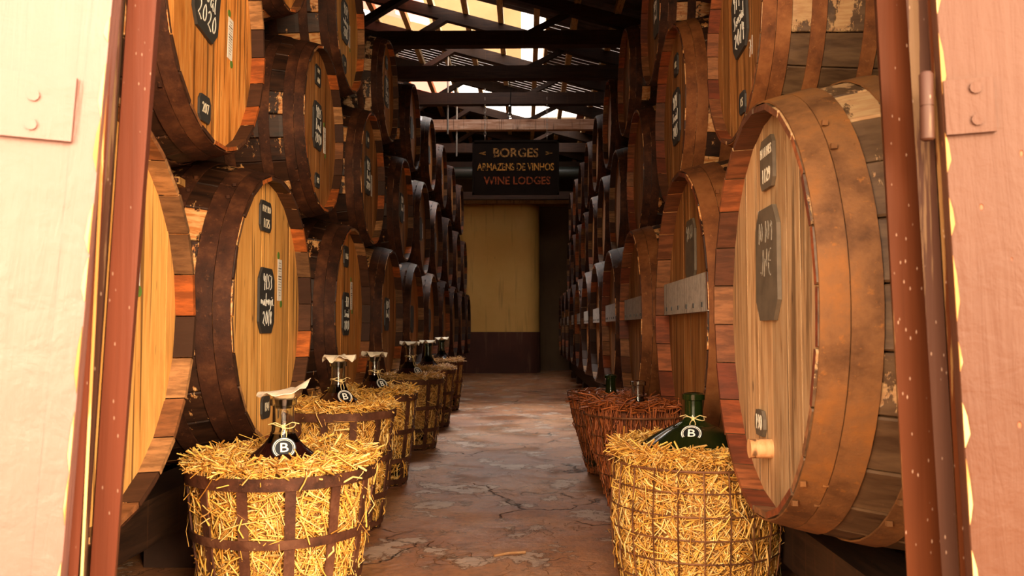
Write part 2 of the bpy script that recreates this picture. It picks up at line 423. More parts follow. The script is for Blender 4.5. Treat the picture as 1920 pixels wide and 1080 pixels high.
# handwriting: polylines in a unit-high cell, (advance, [strokes])
G = {
    '0': (.62, [[(.3, .95), (.1, .7), (.08, .3), (.25, .02), (.48, .2), (.5, .65), (.3, .95)]]),
    '1': (.36, [[(.2, 1), (.16, 0)]]),
    '2': (.62, [[(.1, .75), (.25, .98), (.48, .8), (.35, .4), (.08, .12), (.22, .2), (.55, .0)]]),
    '3': (.55, [[(.1, .9), (.35, .95), (.42, .75), (.2, .55), (.45, .4), (.4, .08), (.1, .02)]]),
    '4': (.6, [[(.18, 1), (.08, .5), (.5, .5)], [(.42, .85), (.38, -.05)]]),
    '5': (.55, [[(.5, .98), (.18, .95), (.12, .6), (.4, .55), (.45, .2), (.25, .0), (.06, .08)]]),
    '7': (.52, [[(.06, .92), (.48, .95), (.2, 0)], [(.15, .5), (.42, .52)]]),
    '8': (.55, [[(.42, .85), (.25, 1), (.1, .78), (.42, .3), (.3, .02), (.1, .2), (.42, .85)]]),
    'B': (.65, [[(.12, 1), (.12, 0)], [(.06, .98), (.42, .9), (.45, .62), (.14, .52), (.52, .4), (.5, .08), (.06, .0)]]),
    'S': (.55, [[(.48, .88), (.25, 1), (.1, .78), (.42, .4), (.35, .05), (.06, .08)]]),
    'o': (.48, [[(.25, .55), (.08, .3), (.22, .02), (.4, .22), (.36, .5), (.25, .55)]]),
    'a': (.52, [[(.38, .5), (.16, .52), (.08, .2), (.22, .0), (.38, .2), (.4, .52), (.42, .05), (.5, .02)]]),
    'l': (.28, [[(.16, 1.05), (.12, .1), (.24, .0)]]), 'i': (.25, [[(.12, .5), (.12, .02), (.22, .05)], [(.13, .72), (.14, .76)]]),
    'm': (.72, [[(.05, .5), (.1, .02), (.14, .4), (.26, .52), (.32, .05), (.38, .42), (.52, .5), (.58, .02), (.7, .1)]]),
    'v': (.45, [[(.05, .5), (.2, .02), (.38, .52)]]), 'z': (.45, [[(.06, .48), (.38, .5), (.1, .08), (.4, .0), (.3, -.4), (.12, -.3)]]),
    'L': (.5, [[(.12, .6), (.1, .05), (.48, .1)]]), 'e': (.45, [[(.08, .28), (.36, .34), (.25, .55), (.08, .3), (.2, .02), (.4, .1)]]),
    'r': (.36, [[(.08, .5), (.1, .0), (.14, .4), (.32, .5)]]), 'c': (.4, [[(.36, .48), (.14, .5), (.08, .15), (.22, .0), (.38, .1)]]), ' ': (.3, []),
    '-': (.5, [[(.08, .45), (.42, .5)]]), 'C': (.58, [[(.5, .85), (.28, 1), (.08, .6), (.12, .15), (.35, .0), (.52, .15)]]), 'J': (.5, [[(.4, 1), (.38, .15), (.2, 0), (.05, .15)]]),
    'N': (.6, [[(.1, 0), (.12, 1), (.46, .02), (.48, 1)]]), 'E': (.5, [[(.46, .98), (.12, .95), (.1, .02), (.46, .0)], [(.12, .52), (.4, .54)]]),
    '6': (.55, [[(.42, .95), (.15, .55), (.1, .15), (.3, 0), (.46, .25), (.3, .48), (.12, .3)]]), '9': (.55, [[(.44, .7), (.25, .5), (.1, .75), (.3, .98), (.44, .7), (.36, 0)]]),
}


def hand(mb, txt, cx, cz, h, x0=0.0, th=.0014, wd=.0030, slant=0.06):
    """chalk strokes on the plane x=x0, reading along +y, upright z, raised th"""
    W = sum(G[c][0] for c in txt) * h * .95; y = cx - W / 2
    for c in txt:
        adv, st = G[c]
        for pl in st:
            P = [(y + (a + slant * b) * h * .95, cz + (b - .45) * h) for a, b in pl]
            Q = []                                     # round the polyline a little
            for i in range(len(P) - 1):
                for t in (0, .5): Q.append((P[i][0] * (1 - t) + P[i + 1][0] * t, P[i][1] * (1 - t) + P[i + 1][1] * t))
            Q.append(P[-1])
            for _ in range(2):
                Q = [Q[0]] + [((Q[i - 1][0] + 2 * Q[i][0] + Q[i + 1][0]) / 4, (Q[i - 1][1] + 2 * Q[i][1] + Q[i + 1][1]) / 4) for i in range(1, len(Q) - 1)] + [Q[-1]]
            for (a0, b0), (a1, b1) in zip(Q, Q[1:]):
                L = sqrt((a1 - a0) ** 2 + (b1 - b0) ** 2)
                if L < 1e-6: continue
                dx, dz = (a1 - a0) / L, (b1 - b0) / L; e = wd * .5; nx, nz = -dz * e, dx * e
                poly = [(a0 - dx * e * .6 + nx, b0 - dz * e * .6 + nz), (a0 - dx * e * .6 - nx, b0 - dz * e * .6 - nz), (a1 + dx * e * .6 - nx, b1 + dz * e * .6 - nz), (a1 + dx * e * .6 + nx, b1 + dz * e * .6 + nz)]
                mb.prism(poly, x0, x0 + th, 0)
        y += adv * h * .95


# ---------------------------------------------------------------- the setting
def struct(name, me, label=None, parent=None):
    o = obj(name, me, parent)
    if not parent: o['kind'] = 'structure'; o['label'] = label or name; 
    return o


XL, XR, YB = -2.5, 2.3, 16.0
mb = MB(); mb.box((-7, -7, -.12), (7, YB + .3, 0)); fl_ = struct('floor', mb.mesh('floor', 'floor'), 'worn cracked brown concrete floor of the aisle')
mb = MB(); mb.box((XL - .2, 1.05, 0), (XL, YB, 4.7)); struct('wall_left', mb.mesh('wall_left', 'dull_wall'), 'dark wall behind the left stack of barrels')
mb = MB(); mb.box((XR, 1.05, 0), (XR + .2, YB, 4.0)); struct('wall_right', mb.mesh('wall_right', 'dull_wall'), 'dark wall behind the right stack of barrels')
mb = MB(); mb.box((XL - .2, YB, 0), (XR + .2, YB + .2, 4.9)); struct('wall_back', mb.mesh('wall_back', 'dull_wall'), 'dim recessed wall at the far end of the aisle')
mb = MB(); mb.box((XL - .2, 1.10, 0), (-.66, 1.24, 4.8)); mb.box((.62, 1.10, 0), (XR + .2, 1.24, 4.8)); mb.box((-.66, 1.10, 2.45), (.62, 1.24, 4.8))
struct('wall_front', mb.mesh('wall_front', 'cream_wall'), 'front wall around the open doorway')

# ochre wall block with a rounded right-hand corner, dark dado below
def rounded(x0, x1, y, depth, z0, z1, r, n=10):
    poly = [(x0, y + depth), (x0, y)] + [(x1 - r + r * sin(a), y + r - r * cos(a)) for a in [pi / 2 * k / n for k in range(n + 1)]] + [(x1, y + depth)]
    mb = MB(); mb.prism(poly, z0, z1, 2); return mb


mb = rounded(-2.45, .26, 15.0, .99, .74, 3.05, .32)
ow = struct('wall_far', mb.mesh('wall_far', 'yellow_wall', 30), 'ochre plastered wall with a rounded corner at the aisle end')
mb = rounded(-2.45, .275, 14.985, 1.0, 0, .74, .33); struct('baseboard_far', mb.mesh('baseboard_far', 'dado', 30), 'dark red painted dado under the ochre wall')

# ---------------------------------------------------------------- doorway: frame, leaves, hinges
def leanbox(x0t, x1t, x0b, x1b, y0, y1, z0, z1):
    """board whose sides lean: x given at z=1.25 (t) and z=.55 (b)"""
    def X(t, b, z): return b + (t - b) * (z - .5) / .75
    mb = MB(); P = []
    for z in (z0, z1):
        k = 1 + (y1 / y0 - 1) * .97   # reveal splays open toward the room
        P += [(X(x0t, x0b, z), y0, z), (X(x1t, x1b, z), y0, z), (X(x1t, x1b, z) * k, y1, z), (X(x0t, x0b, z) * k, y1, z)]
    mb.add(P, [(0, 3, 2, 1), (4, 5, 6, 7), (0, 1, 5, 4), (1, 2, 6, 5), (2, 3, 7, 6), (3, 0, 4, 7)]); return mb


def px(x, d=1.0): return (x - 985) / 1560 * d


fr = struct('door_frame', leanbox(px(236, 1.08), px(291, 1.08), px(190, 1.08), px(236, 1.08), 1.06, 1.20, 0, 2.45).mesh('jamb', 'frame'), 'red-brown painted timber frame around the doorway')
fr.name = 'trim_1'
obj('rebate_strip', leanbox(px(213, 1.05), px(238, 1.07), px(166, 1.05), px(192, 1.07), 1.035, 1.14, 0, 2.45).mesh('strip', 'frame_worn'), fr)
obj('outer_strip', leanbox(px(186, 1.03), px(214, 1.03), px(150, 1.03), px(168, 1.03), 1.01, 1.12, 0, 2.45).mesh('strip', 'frame'), fr)
obj('bare_wood_edge', leanbox(px(208, 1.035), px(214, 1.035), px(181, 1.035), px(186, 1.035), 1.004, 1.03, .2, 1.16).mesh('strip', 'frame_yellow'), fr)
f2 = struct('trim_2', leanbox(px(1638, 1.08), px(1692, 1.08), px(1671, 1.08), px(1740, 1.08), 1.06, 1.20, 0, 2.45).mesh('jamb', 'frame_dark'), 'red-brown door jamb beside the marked barrel on the right')
obj('rebate_strip', leanbox(px(1688, 1.06), px(1732, 1.05), px(1730, 1.06), px(1768, 1.05), 1.035, 1.14, 0, 2.45).mesh('strip', 'frame_worn'), f2)
obj('outer_strip', leanbox(px(1730, 1.03), px(1764, 1.03), px(1766, 1.03), px(1795, 1.03), 1.01, 1.12, 0, 2.45).mesh('strip', 'frame_dark'), f2)
f3 = struct('trim_3', (lambda m: (m.box((-.66, 1.03, 2.35), (.62, 1.2, 2.46)), m)[1])(MB()).mesh('lintel', 'frame'), 'red-brown lintel over the doorway')


def leaf(name, hx, hy, ang, mat, label, widths, lean):
    """door leaf swung outwards: local x runs away from the hinge, y is thickness, z up"""
    root = obj(name, None); root.location = (hx, hy, .03); root.rotation_euler = (0, lean, ang)
    root['kind'] = 'structure'; root['label'] = label
    x = 0.0
    for i, wd in enumerate(widths):
        mb = MB(); t = .018 if i % 2 else .02
        mb.prism([(x + .0012, -t), (x + wd - .0012, -t), (x + wd - .0002, -t + .0025), (x + wd - .0002, t), (x + .0002, t), (x + .0002, -t + .0025)], 0, 2.36, 2)
        obj('plank', mb.mesh('plank', mat), root); x += wd
    return root


# left leaf: hinge at x~-.545, swings toward the viewer and outward
hl = (px(82, 1.0), 1.0)
dl = leaf('door_1', hl[0], hl[1], radians(180 + 12), 'door_pale', 'pale peeling plank door leaf swung open on the left', [.033, .10, .12, .13, .14, .14, .14], radians(-3.4))
hr = (px(1822, 1.0), 1.0)
dr = leaf('door_2', hr[0], hr[1], radians(-12), 'door_pink', 'pink-brown painted plank door leaf swung open on the right', [.16, .15, .16, .15, .15], radians(-2.0))


def hinge(root, z0, z1, x0, x1, mat, front, screws):
    y = .021 * front
    mb = MB(); a, b = sorted((y, y + .006 * front)); mb.box((x0, a, z0), (x1, b, z1)); p = obj('hinge_plate', mb.mesh('plate', mat), root)
    for sx, sz in screws:
        mb = MB(); n = 10; r = .007; yy = b if front > 0 else a
        mb.prism([(sx + r * cos(2 * pi * k / n), sz + r * sin(2 * pi * k / n)) for k in range(n)], yy, yy + .003 * front, 1)
        obj('screw', mb.mesh('screw', mat), p)
    return p


# in the left leaf's frame +y faces the viewer (it is rotated past 180 degrees); right leaf: -y faces the viewer
hinge(dl, .994, 1.072, .03, .36, 'door_pale', 1, [(.075, 1.045), (.075, 1.01), (.14, 1.03), (.20, 1.01)])
hinge(dr, .999, 1.064, .001, .055, 'door_pink', -1, [(.035, 1.052), (.035, 1.014)])
mb = MB(); mb.lathe([(.006, -.04), (.008, -.038), (.008, .0), (.0072, .0), (.0072, .002), (.008, .002), (.008, .04), (.006, .043)], 14)
kn = obj('hinge_knuckle', mb.mesh('knuckle', 'frame_worn', 40), f2, loc=(px(1737, 1.0), .995, CAMH + .285 - .02))
# ragged bare-wood edges where paint and timber have split away
random.seed(3)
for nm, root, x0, sgn in (('bare_splinter', dl, .0, 1), ('bare_splinter', dr, .0, -1)):
    for k in range(9):
        z = .45 + k * .085 + random.uniform(-.02, .02); hgt = random.uniform(.03, .08); wd_ = random.uniform(.003, .007)
        mb = MB(); y = .0205 * sgn
        poly = [(x0 + .0005, z), (x0 + wd_, z + hgt * .3), (x0 + wd_ * .7, z + hgt * .7), (x0 + .0005, z + hgt)]
        mb.prism(poly, min(y, y + .002 * sgn), max(y, y + .002 * sgn), 1); obj(nm, mb.mesh('chip', 'frame_yellow'), root)

# ---------------------------------------------------------------- roof: trusses, purlins, corrugated sheets, skylights
def roofY(x): return (3.33 - .27 * (x + .87)) if x > -1.95 else (3.33 + .27 * 1.08 - .27 * (-1.95 - x))


RO = CAMH
RIDGE = -1.95
ceil = bpy.data.objects.new('ceiling', None); COL.objects.link(ceil); ceil['kind'] = 'structure'; ceil['label'] = 'dark corrugated roof with skylight openings'
ORD = ['first', 'second', 'third', 'fourth', 'fifth', 'sixth', 'seventh', 'eighth', 'ninth', 'tenth', 'eleventh', 'twelfth']
TR = [2.4, 3.75, 5.15, 6.5, 7.8, 8.85, 9.87, 11.15, 12.6, 14.0]
for i, y in enumerate(TR):
    if y < 6: continue
    pale = abs(y - 11.15) < .01  # this truss's tie beam takes the timber painted as lit
    lab = {4: 'dark roof truss nearest the viewer, its tie beam topmost in the picture', 5: 'second dark roof truss, its tie beam under the bright skylight', 6: 'third dark roof truss that the hanging sign chains drop from',
           7: 'roof truss just above the sign, its tie beam coloured as if skylit', 8: 'dark roof truss behind the hanging sign', 9: 'farthest roof truss, near the ochre wall', 3: 'roof truss just above the top edge of the picture'}[i]
    T = thing('roof_truss', lab, 'truss', (0, y, 0), group='roof trusses')
    zt = CAMH + 2.75
    mb = MB(); mb.box((XL, -.055, zt - .07), (1.45, .055, zt + .07)); obj('tie_beam', mb.mesh('tie', 'beam_painted_lit' if pale else 'beam'), T)
    mb = MB(); mb.beam((RIDGE, 0, RO + roofY(RIDGE) + .06), (XR, 0, RO + roofY(XR) + .06), .08, .12, (0, 0, 1)); obj('rafter', mb.mesh('rafter', 'beam'), T)
    mb = MB(); mb.beam((RIDGE, 0, RO + roofY(RIDGE) + .06), (XL, 0, RO + roofY(XL) + .06), .08, .12, (0, 0, 1)); obj('rafter', mb.mesh('rafter', 'beam'), T)
    mb = MB(); mb.beam((-.86, 0, RO + roofY(-.86) + .02), (-1.75, 0, zt + .05), .06, .09, (0, 1, 0)); obj('strut', mb.mesh('strut', 'beam'), T)
    mb = MB(); mb.beam((.42, 0, RO + roofY(.42) + .02), (.02, 0, zt + .05), .05, .06, (0, 1, 0)); obj('strut', mb.mesh('strut', 'beam'), T)
    if i in (6, 7): mb = MB(); mb.tube([(-.93, 0, RO + roofY(-.93) + .03), (-.93, 0, zt - .42)], .011, 8); obj('tie_rod', mb.mesh('rod', 'steel'), T)

# purlins (run along the building) under the right-hand slope and a few on the left
for x in [-1.78, -1.4, -1.02, -.64, -.26, .12, .50, .88, 1.26, 1.64, 2.0]:
    z = RO + roofY(x) + .155
    mb = MB(); mb.box((-.03, 1.3, -.035), (.03, YB, .035)); obj('purlin', mb.mesh('purlin', 'purlin_painted_lit'), ceil, loc=(x, 0, z))
for x in [-2.15, -2.45]:
    mb = MB(); mb.box((-.03, 1.3, -.035), (.03, YB, .035)); obj('purlin', mb.mesh('purlin', 'purlin_painted_lit'), ceil, loc=(x, 0, RO + roofY(x) + .155))


def sheet(x0, x1, y0, y1, mat, slit=0.0, pitch=.11, amp=.012, parent=None, lift=.205, name='corrugated_sheet'):
    """corrugated sheet: corrugations run down the slope (x); profile waves along y; optional slit at every crest"""
    mb = MB(); n = max(1, round((y1 - y0) / pitch)); k = 6
    for i in range(n):
        ya = y0 + i * pitch + slit / 2; yb = y0 + (i + 1) * pitch - slit / 2; row = []
        for j in range(k + 1):
            yy = ya + (yb - ya) * j / k; row.append((yy, amp * cos(2 * pi * j / k)))
        vs = []
        for yy, dz in row:
            vs += [(x0, yy, RO + roofY(x0) + lift + dz), (x1, yy, RO + roofY(x1) + lift + dz)]
        b = len(vs); vs += [(a, c, d + .004) for a, c, d in vs]
        fs = [(2 * j, 2 * j + 1, 2 * j + 3, 2 * j + 2) for j in range(k)] + [(b + 2 * j, b + 2 * j + 2, b + 2 * j + 3, b + 2 * j + 1) for j in range(k)]
        fs += [(0, b, b + 1, 1), (2 * k, 2 * k + 1, b + 2 * k + 1, b + 2 * k)]
        for e in (0, 1): fs += [(2 * j + e, 2 * j + 2 + e, b + 2 * j + 2 + e, b + 2 * j + e) for j in range(k)]
        mb.add(vs, fs)
    return obj(name, mb.mesh('sheet', mat, 60), parent or ceil)


# right slope; skylight openings: A (x -1.75..0.22, y 8.7..10.4) and B (x -1.2..0.5, y 11.5..12.4)
XE = XR + .2
sheet(RIDGE, XE, 1.1, 8.57, 'sheet')
sheet(.22, XE, 8.57, 10.44, 'sheet', .012, amp=.003)
sheet(-1.95, .22, 10.44, 11.43, 'sheet', .016, amp=.003); sheet(.22, XE, 10.44, 11.43, 'sheet', .016, amp=.003)
sheet(.75, XE, 11.43, 13.1, 'mauve'); sheet(RIDGE, -1.1, 11.43, 13.1, 'translucent')
sheet(RIDGE, XE, 13.1, YB + .2, 'sheet')
sheet(-1.95, -1.12, 8.57, 9.8, 'translucent'); 
sheet(XL - .2, RIDGE, 1.1, YB + .2, 'sheet')
# cream skylight upstands (the raised boxed sides of the big opening)
u = bpy.data.objects.new('skylight_upstand', None)
def updn(x0, x1, y, mat='cream_wall', h=.75):
    mb = MB(); z0 = RO + roofY(x0) + .2; z1 = RO + roofY(x1) + .2
    P = [(x0, y, z0), (x1, y, z1), (x1, y + .04, z1), (x0, y + .04, z0), (x0, y, z0 + h), (x1, y, z0 + h), (x1, y + .04, z0 + h), (x0, y + .04, z0 + h)]
    mb.add(P, [(0, 3, 2, 1), (4, 5, 6, 7), (0, 1, 5, 4), (1, 2, 6, 5), (2, 3, 7, 6), (3, 0, 4, 7)]); obj('skylight_side', mb.mesh('side', mat), ceil)
updn(-1.95, -.05, 10.44)
mb = MB(); mb.beam((.24, 8.57, RO + roofY(.24) + .26), (.24, 10.44, RO + roofY(.24) + .26), .04, .2); obj('skylight_side', mb.mesh('side', 'cream_wall'), ceil)
# beams and pipe over the far wall
mb = MB(); mb.box((XL, 13.3, CAMH + 2.08), (XR, 13.42, CAMH + 2.2)); tag(obj('cross_beam', mb.mesh('cb', 'beam')), 'dark level cross beam low behind the hanging sign', 'beam')
mb = MB(); mb.tube([(XL, 13.7, CAMH + 2.58), (1.2, 13.7, CAMH + 2.58)], .10, 16); tag(obj('drain_pipe', mb.mesh('pipe', plain('dark_green_pipe', (.03, .035, .028), .4), 60)), 'thick dark pipe running across above the ochre wall', 'pipe')
mb = MB(); mb.box((XL, 14.9, 3.05), (XR, 15.3, 3.22)); tag(obj('wall_plate_timber', mb.mesh('wp', 'plank')), 'brown timber lying along the top of the ochre wall', 'beam')

# ---------------------------------------------------------------- barrels
PR = .45; PL = 1.2; KB = 1.19; NS = 26; TH = .034


def rad(x):
    t = min(max(-x / PL, 0), 1); return PR * (1 + (KB - 1) * (1 - (2 * t - 1) ** 2))


def stave_geo(mb, a0, a1, jit=0.0, segs=10):
    g = .0016 / PR; xs = [-PL * i / segs for i in range(segs + 1)]; rows = []
    for i, x in enumerate(xs):
        ro = rad(x); ri = ro - (.013 if i == 0 else TH); xx = x + (jit if i == 0 else 0); row = []
        b = a0 + g; c = a1 - g; ch = .0035 / PR
        for a, r in ((b, ri), (b, ro - .0035), (b + ch, ro), (c - ch, ro), (c, ro - .0035), (c, ri)):
            row.append((xx, r * sin(a), r * cos(a)))
        m = (a0 + a1) / 2; rows.append(row)
    n = 6; vs = [p for r in rows for p in r]
    for i in range(segs):
        for k in range(n):
            A, B = i * n + k, i * n + (k + 1) % n
            inner = k == 5
            mb.add([vs[A], vs[B], vs[B + n], vs[A + n]], [(0, 1, 2, 3)], 1 if (inner and i == 0) else 0)
    mb.add(vs[:n], [tuple(range(n))], 1); mb.add(vs[-n:], [tuple(range(n))[::-1]], 1)


def welded(mb, name, mats):
    me = mb.mesh(name, mats); bm = bmesh.new(); bm.from_mesh(me); bmesh.ops.remove_doubles(bm, verts=bm.verts, dist=1e-6)
    bmesh.ops.recalc_face_normals(bm, faces=bm.faces); bm.to_mesh(me); bm.free(); return me


_c = {}


def cached(key, fn):
    if key not in _c: _c[key] = fn()
    return _c[key]


def stave_mesh(var, sm, cm):
    def f():
        mb = MB(); h = pi / NS; stave_geo(mb, -h, h, [0, .0012, -.0012][var]); return welded(mb, 'stave', [sm, cm])
    return cached(('stave', var, sm, cm), f)


def body_mesh():
    def f():
        mb = MB()
        for k in range(NS): stave_geo(mb, 2 * pi * k / NS, 2 * pi * (k + 1) / NS, random.uniform(-.001, .001), 6)
        return welded(mb, 'stave_body', ['stave_dark_i', 'chime_shaded_i'])
    return cached('body', f)


HX = -.05
WID = [[.085, .10, .13, .115, .12, .14, .10, .09, .06], [.07, .12, .11, .14, .13, .10, .12, .10, .05], [.10, .12, .12, .10, .13, .12, .11, .10]]


def board_meshes(var, mat):
    def f():
        R = rad(HX) - .0215; W = WID[var]; s = 2 * R / sum(W); out = []; y = -R
        for i, wd in enumerate(W):
            wd *= s; a, b = y + .0011, y + wd - .0011; a2, b2 = max(a, -R + .001), min(b, R - .001); n = 5; top = []
            for k in range(n + 1):
                yy = a2 + (b2 - a2) * k / n; top.append((yy, sqrt(max(R * R - yy * yy, 1e-6))))
            poly = top + [(yy, -z) for yy, z in reversed(top)]
            x1 = HX + [0, -.0006, .0004][(i + var) % 3]
            mb = MB(); mb.prism(poly, HX - .025, x1, 0)
            out.append(welded(mb, 'head_board', mat)); y += wd
        return out
    return cached(('hb', var, mat), f)


def head_mesh(mat_i):
    def f():
        ms = []
        mb = MB(); R = rad(HX) - .0265; mb.prism([(R * cos(2 * pi * k / 40), R * sin(2 * pi * k / 40)) for k in range(40)], HX - .03, HX - .004, 0)
        W = WID[0]; s = 2 * R / sum(W); y = -R
        for i, wd in enumerate(W):
            wd *= s; a2, b2 = max(y + .0015, -R + .001), min(y + wd - .0015, R - .001); top = [(a2 + (b2 - a2) * k / 4, sqrt(max(R * R - (a2 + (b2 - a2) * k / 4) ** 2, 1e-6))) for k in range(5)]
            mb.prism(top + [(p, -q) for p, q in reversed(top)], HX - .0035, HX, 0); y += wd
        return mb.mesh('head', mat_i)
    return cached(('hm', mat_i), f)


def hoop_mesh(xa, xb, mat):
    def f():
        mb = MB(); n = 56; rows = []
        for x, d in ((xa, .0004), (xa, .0042), ((xa + xb) / 2, .0046), (xb, .0042), (xb, .0004)): rows.append([(x, (rad(x) + d) * sin(2 * pi * k / n), (rad(x) + d) * cos(2 * pi * k / n)) for k in range(n)])
        vs = [p for r in rows for p in r]
        mb.add(vs, [(i * n + k, i * n + (k + 1) % n, (i + 1) * n + (k + 1) % n, (i + 1) * n + k) for i in range(4) for k in range(n)])
        # overlap and rivets
        for dz in (-.02, .02):
            for ang in (.35, .5):
                r = rad((xa + xb) / 2) + .004; p = Vector(((xa + xb) / 2 + dz, r * sin(ang + 2), r * cos(ang + 2)))
                mb.box(p - Vector((.005, .005, .005)), p + Vector((.005, .005, .005)))
        return mb.mesh('hoop', mat, 50)
    return cached(('hoop', xa, xb, mat), f)


HOOPS = [(-.003, -.049), (-.051, -.100), (-.165, -.215), (-.34, -.39)]
HOOPS = HOOPS + [(-PL - b, -PL - a) for a, b in HOOPS]


def octo(w_, h_, c, mat):
    def f():
        mb = MB(); mb.prism([(-w_ + c, -h_), (w_ - c, -h_), (w_, -h_ + c * 1.3), (w_, h_ - c * 1.3), (w_ - c, h_), (-w_ + c, h_), (-w_, h_ - c * 1.3), (-w_, -h_ + c * 1.3)], 0, .008, 0)
        return mb.mesh('board', mat)
    return cached(('octo', w_, h_, c, mat), f)


def plate(root, dy, dz, lines, size, tilt=0, mat='slate', tmat='stencil', wh=(.05, .055)):
    o = obj('number_plate', octo(wh[0], wh[1], .014, mat), root, (HX + .001, dy, dz), (tilt, 0, 0))
    for i, tx in enumerate(lines):
        if not tx: continue
        sz = size[i] if isinstance(size, list) else size
        me = cached(('tx', tx, sz, tmat), lambda: text_mesh(tx, sz, tmat, .0006, .8))
        zz = wh[1] * (.45 - .95 * i) if len(lines) > 1 else 0
        obj('stencil_number', me, o, (.0088, 0, zz), (pi / 2, 0, pi / 2))
    return o


def chalkboard(root, lines, tilt=0, dy=0.0, dz=.02, mat='slate', tmat='chalk', s=1.0, h=.052):
    o = obj('chalk_board', octo(.082, .112, .03, mat), root, (HX + .001, dy, dz), (tilt, 0, 0), s)
    if lines:
        mb = MB(); n = len(lines)
        for i, l in enumerate(lines): hand(mb, l, 0, .062 - .062 * i, h if len(l) < 6 else h * .78, .0082)
        obj('lettering', mb.mesh('writing', tmat), o)
    return o


def paper(root, dy, dz, tilt=0, dots=True):
    mb = MB(); mb.box((0, -.024, -.075), (.0012, .024, .075)); o = obj('paper_label', cached('paper', lambda: mb.mesh('paper', 'paper')), root, (HX + .001, dy, dz), (tilt, 0, 0))
    def f():
        mb = MB(); random.seed(5)
        for k in range(13):
            z = .062 - k * .0098; wd_ = random.uniform(.008, .018); t_ = .0022 if k in (2, 5, 6) else .001
            x = -wd_
            while x < wd_:
                s_ = random.uniform(.002, .006); mb.box((.0012, x, z - t_), (.0016, min(x + s_, wd_), z + t_)); x += s_ + .0014
        return mb.mesh('print', 'ink')
    obj('printed_text', cached('print', f), o)
    if dots:
        def g():
            mb = MB(); mb.prism([(.013 * cos(2 * pi * k / 14), .013 * sin(2 * pi * k / 14)) for k in range(14)], 0, .0018, 0); return mb.mesh('dot', 'green')
        for sy, sz in ((-.018, .088), (.02, -.086)): tag(obj('sticker', cached('dot', g), o, (0, sy, sz)), 'round green sticker')
    return o


def barrel(side, X, Yd, Z, R, label, group, head='head_honey', staves=True, sm='stave_dark', cm='chime', hoop='hoop', var=0, roll=0.0, name='barrel', nh=None):
    """X: distance of head plane from the aisle axis; Yd: depth; Z: height of axis above camera; R: chime radius"""
    s = R / PR; zb = rad(-PL / 2) * s
    root = thing(name, label, 'barrel', (X, Yd, CAMH + Z - zb), 0 if side < 0 else pi, group, s)
    ax = rad(-PL / 2); c = obj('head', head_mesh(head), root, (0, 0, ax), (roll, 0, 0)) if not staves else None
    if staves:
        for i, me in enumerate(board_meshes(var, head)): obj('head_board', me, root, (0, 0, ax), (roll, 0, 0))
        for k in range(NS): obj('stave', stave_mesh((k * 7 + var) % 3, sm, cm), root, (0, 0, ax), (2 * pi * k / NS + var * .07, 0, 0))
        mb = MB()
    else:
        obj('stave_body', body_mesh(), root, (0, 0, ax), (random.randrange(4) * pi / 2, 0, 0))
    hs = HOOPS if staves else HOOPS[:4] + HOOPS[-2:]
    for i, (a, b) in enumerate(hs): obj('hoop', hoop_mesh(a, b, hoop), root, (0, 0, ax), (random.randrange(4) * pi / 2, 0, 0))
    return root, ax


def marks(ra, fn):
    root, ax = ra; fn(root, ax)


Lg = lambda r: 'barrels of the %s row in the left stack' % r
Rg = lambda r: 'barrels of the %s row in the right stack' % r
XA = -.94
# ---- left, bottom row
b = barrel(-1, -.935, 1.85, .035, .50, 'yellow-headed barrel half hidden by the left door jamb, bottom row', Lg('bottom'), 'head_honey', var=0)
paper(b[0], .215, b[1] + .14)
b = barrel(-1, -.94, 3.15, .073, .50, 'bottom-row barrel marked 1175 with a bright yellow head, chalked 4153', Lg('bottom'), 'head_honey', var=1)
plate(b[0], -.01, b[1] + .318, ['H M BO', '1175'], [.032, .044], wh=(.058, .052))
chalkboard(b[0], ['4153', 'malvoziL', '2018'], 0, .01, b[1] + .03)
paper(b[0], .175, b[1] + .11, 0); plate(b[0], .02, b[1] - .335, ['194'], .042, wh=(.045, .038))
b = barrel(-1, -.935, 4.55, .08, .47, 'bottom-row barrel behind the second straw basket, orange head numbered 1165', Lg('bottom'), 'head_orange', var=2)
plate(b[0], -.02, b[1] + .30, ['1165'], .044); chalkboard(b[0], ['-177', 'Sercial', '2020'], 0, -.01, b[1] + .0); paper(b[0], .14, b[1] + .10)
b = barrel(-1, -.935, 5.88, .08, .47, 'fourth barrel from the doorway in the left bottom row, dim brown head', Lg('bottom'), 'head_brown', var=0)
chalkboard(b[0], ['4170', 'Boal'], 0, 0, b[1] + .02); paper(b[0], .12, b[1] + .05, 0, False)
for k, y in enumerate([7.2, 8.52, 9.85, 11.15, 12.5, 13.8]):
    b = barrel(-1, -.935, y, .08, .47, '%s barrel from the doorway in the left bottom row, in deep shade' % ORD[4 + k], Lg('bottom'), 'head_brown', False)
    if k < 3: chalkboard(b[0], None, 0, 0, b[1])
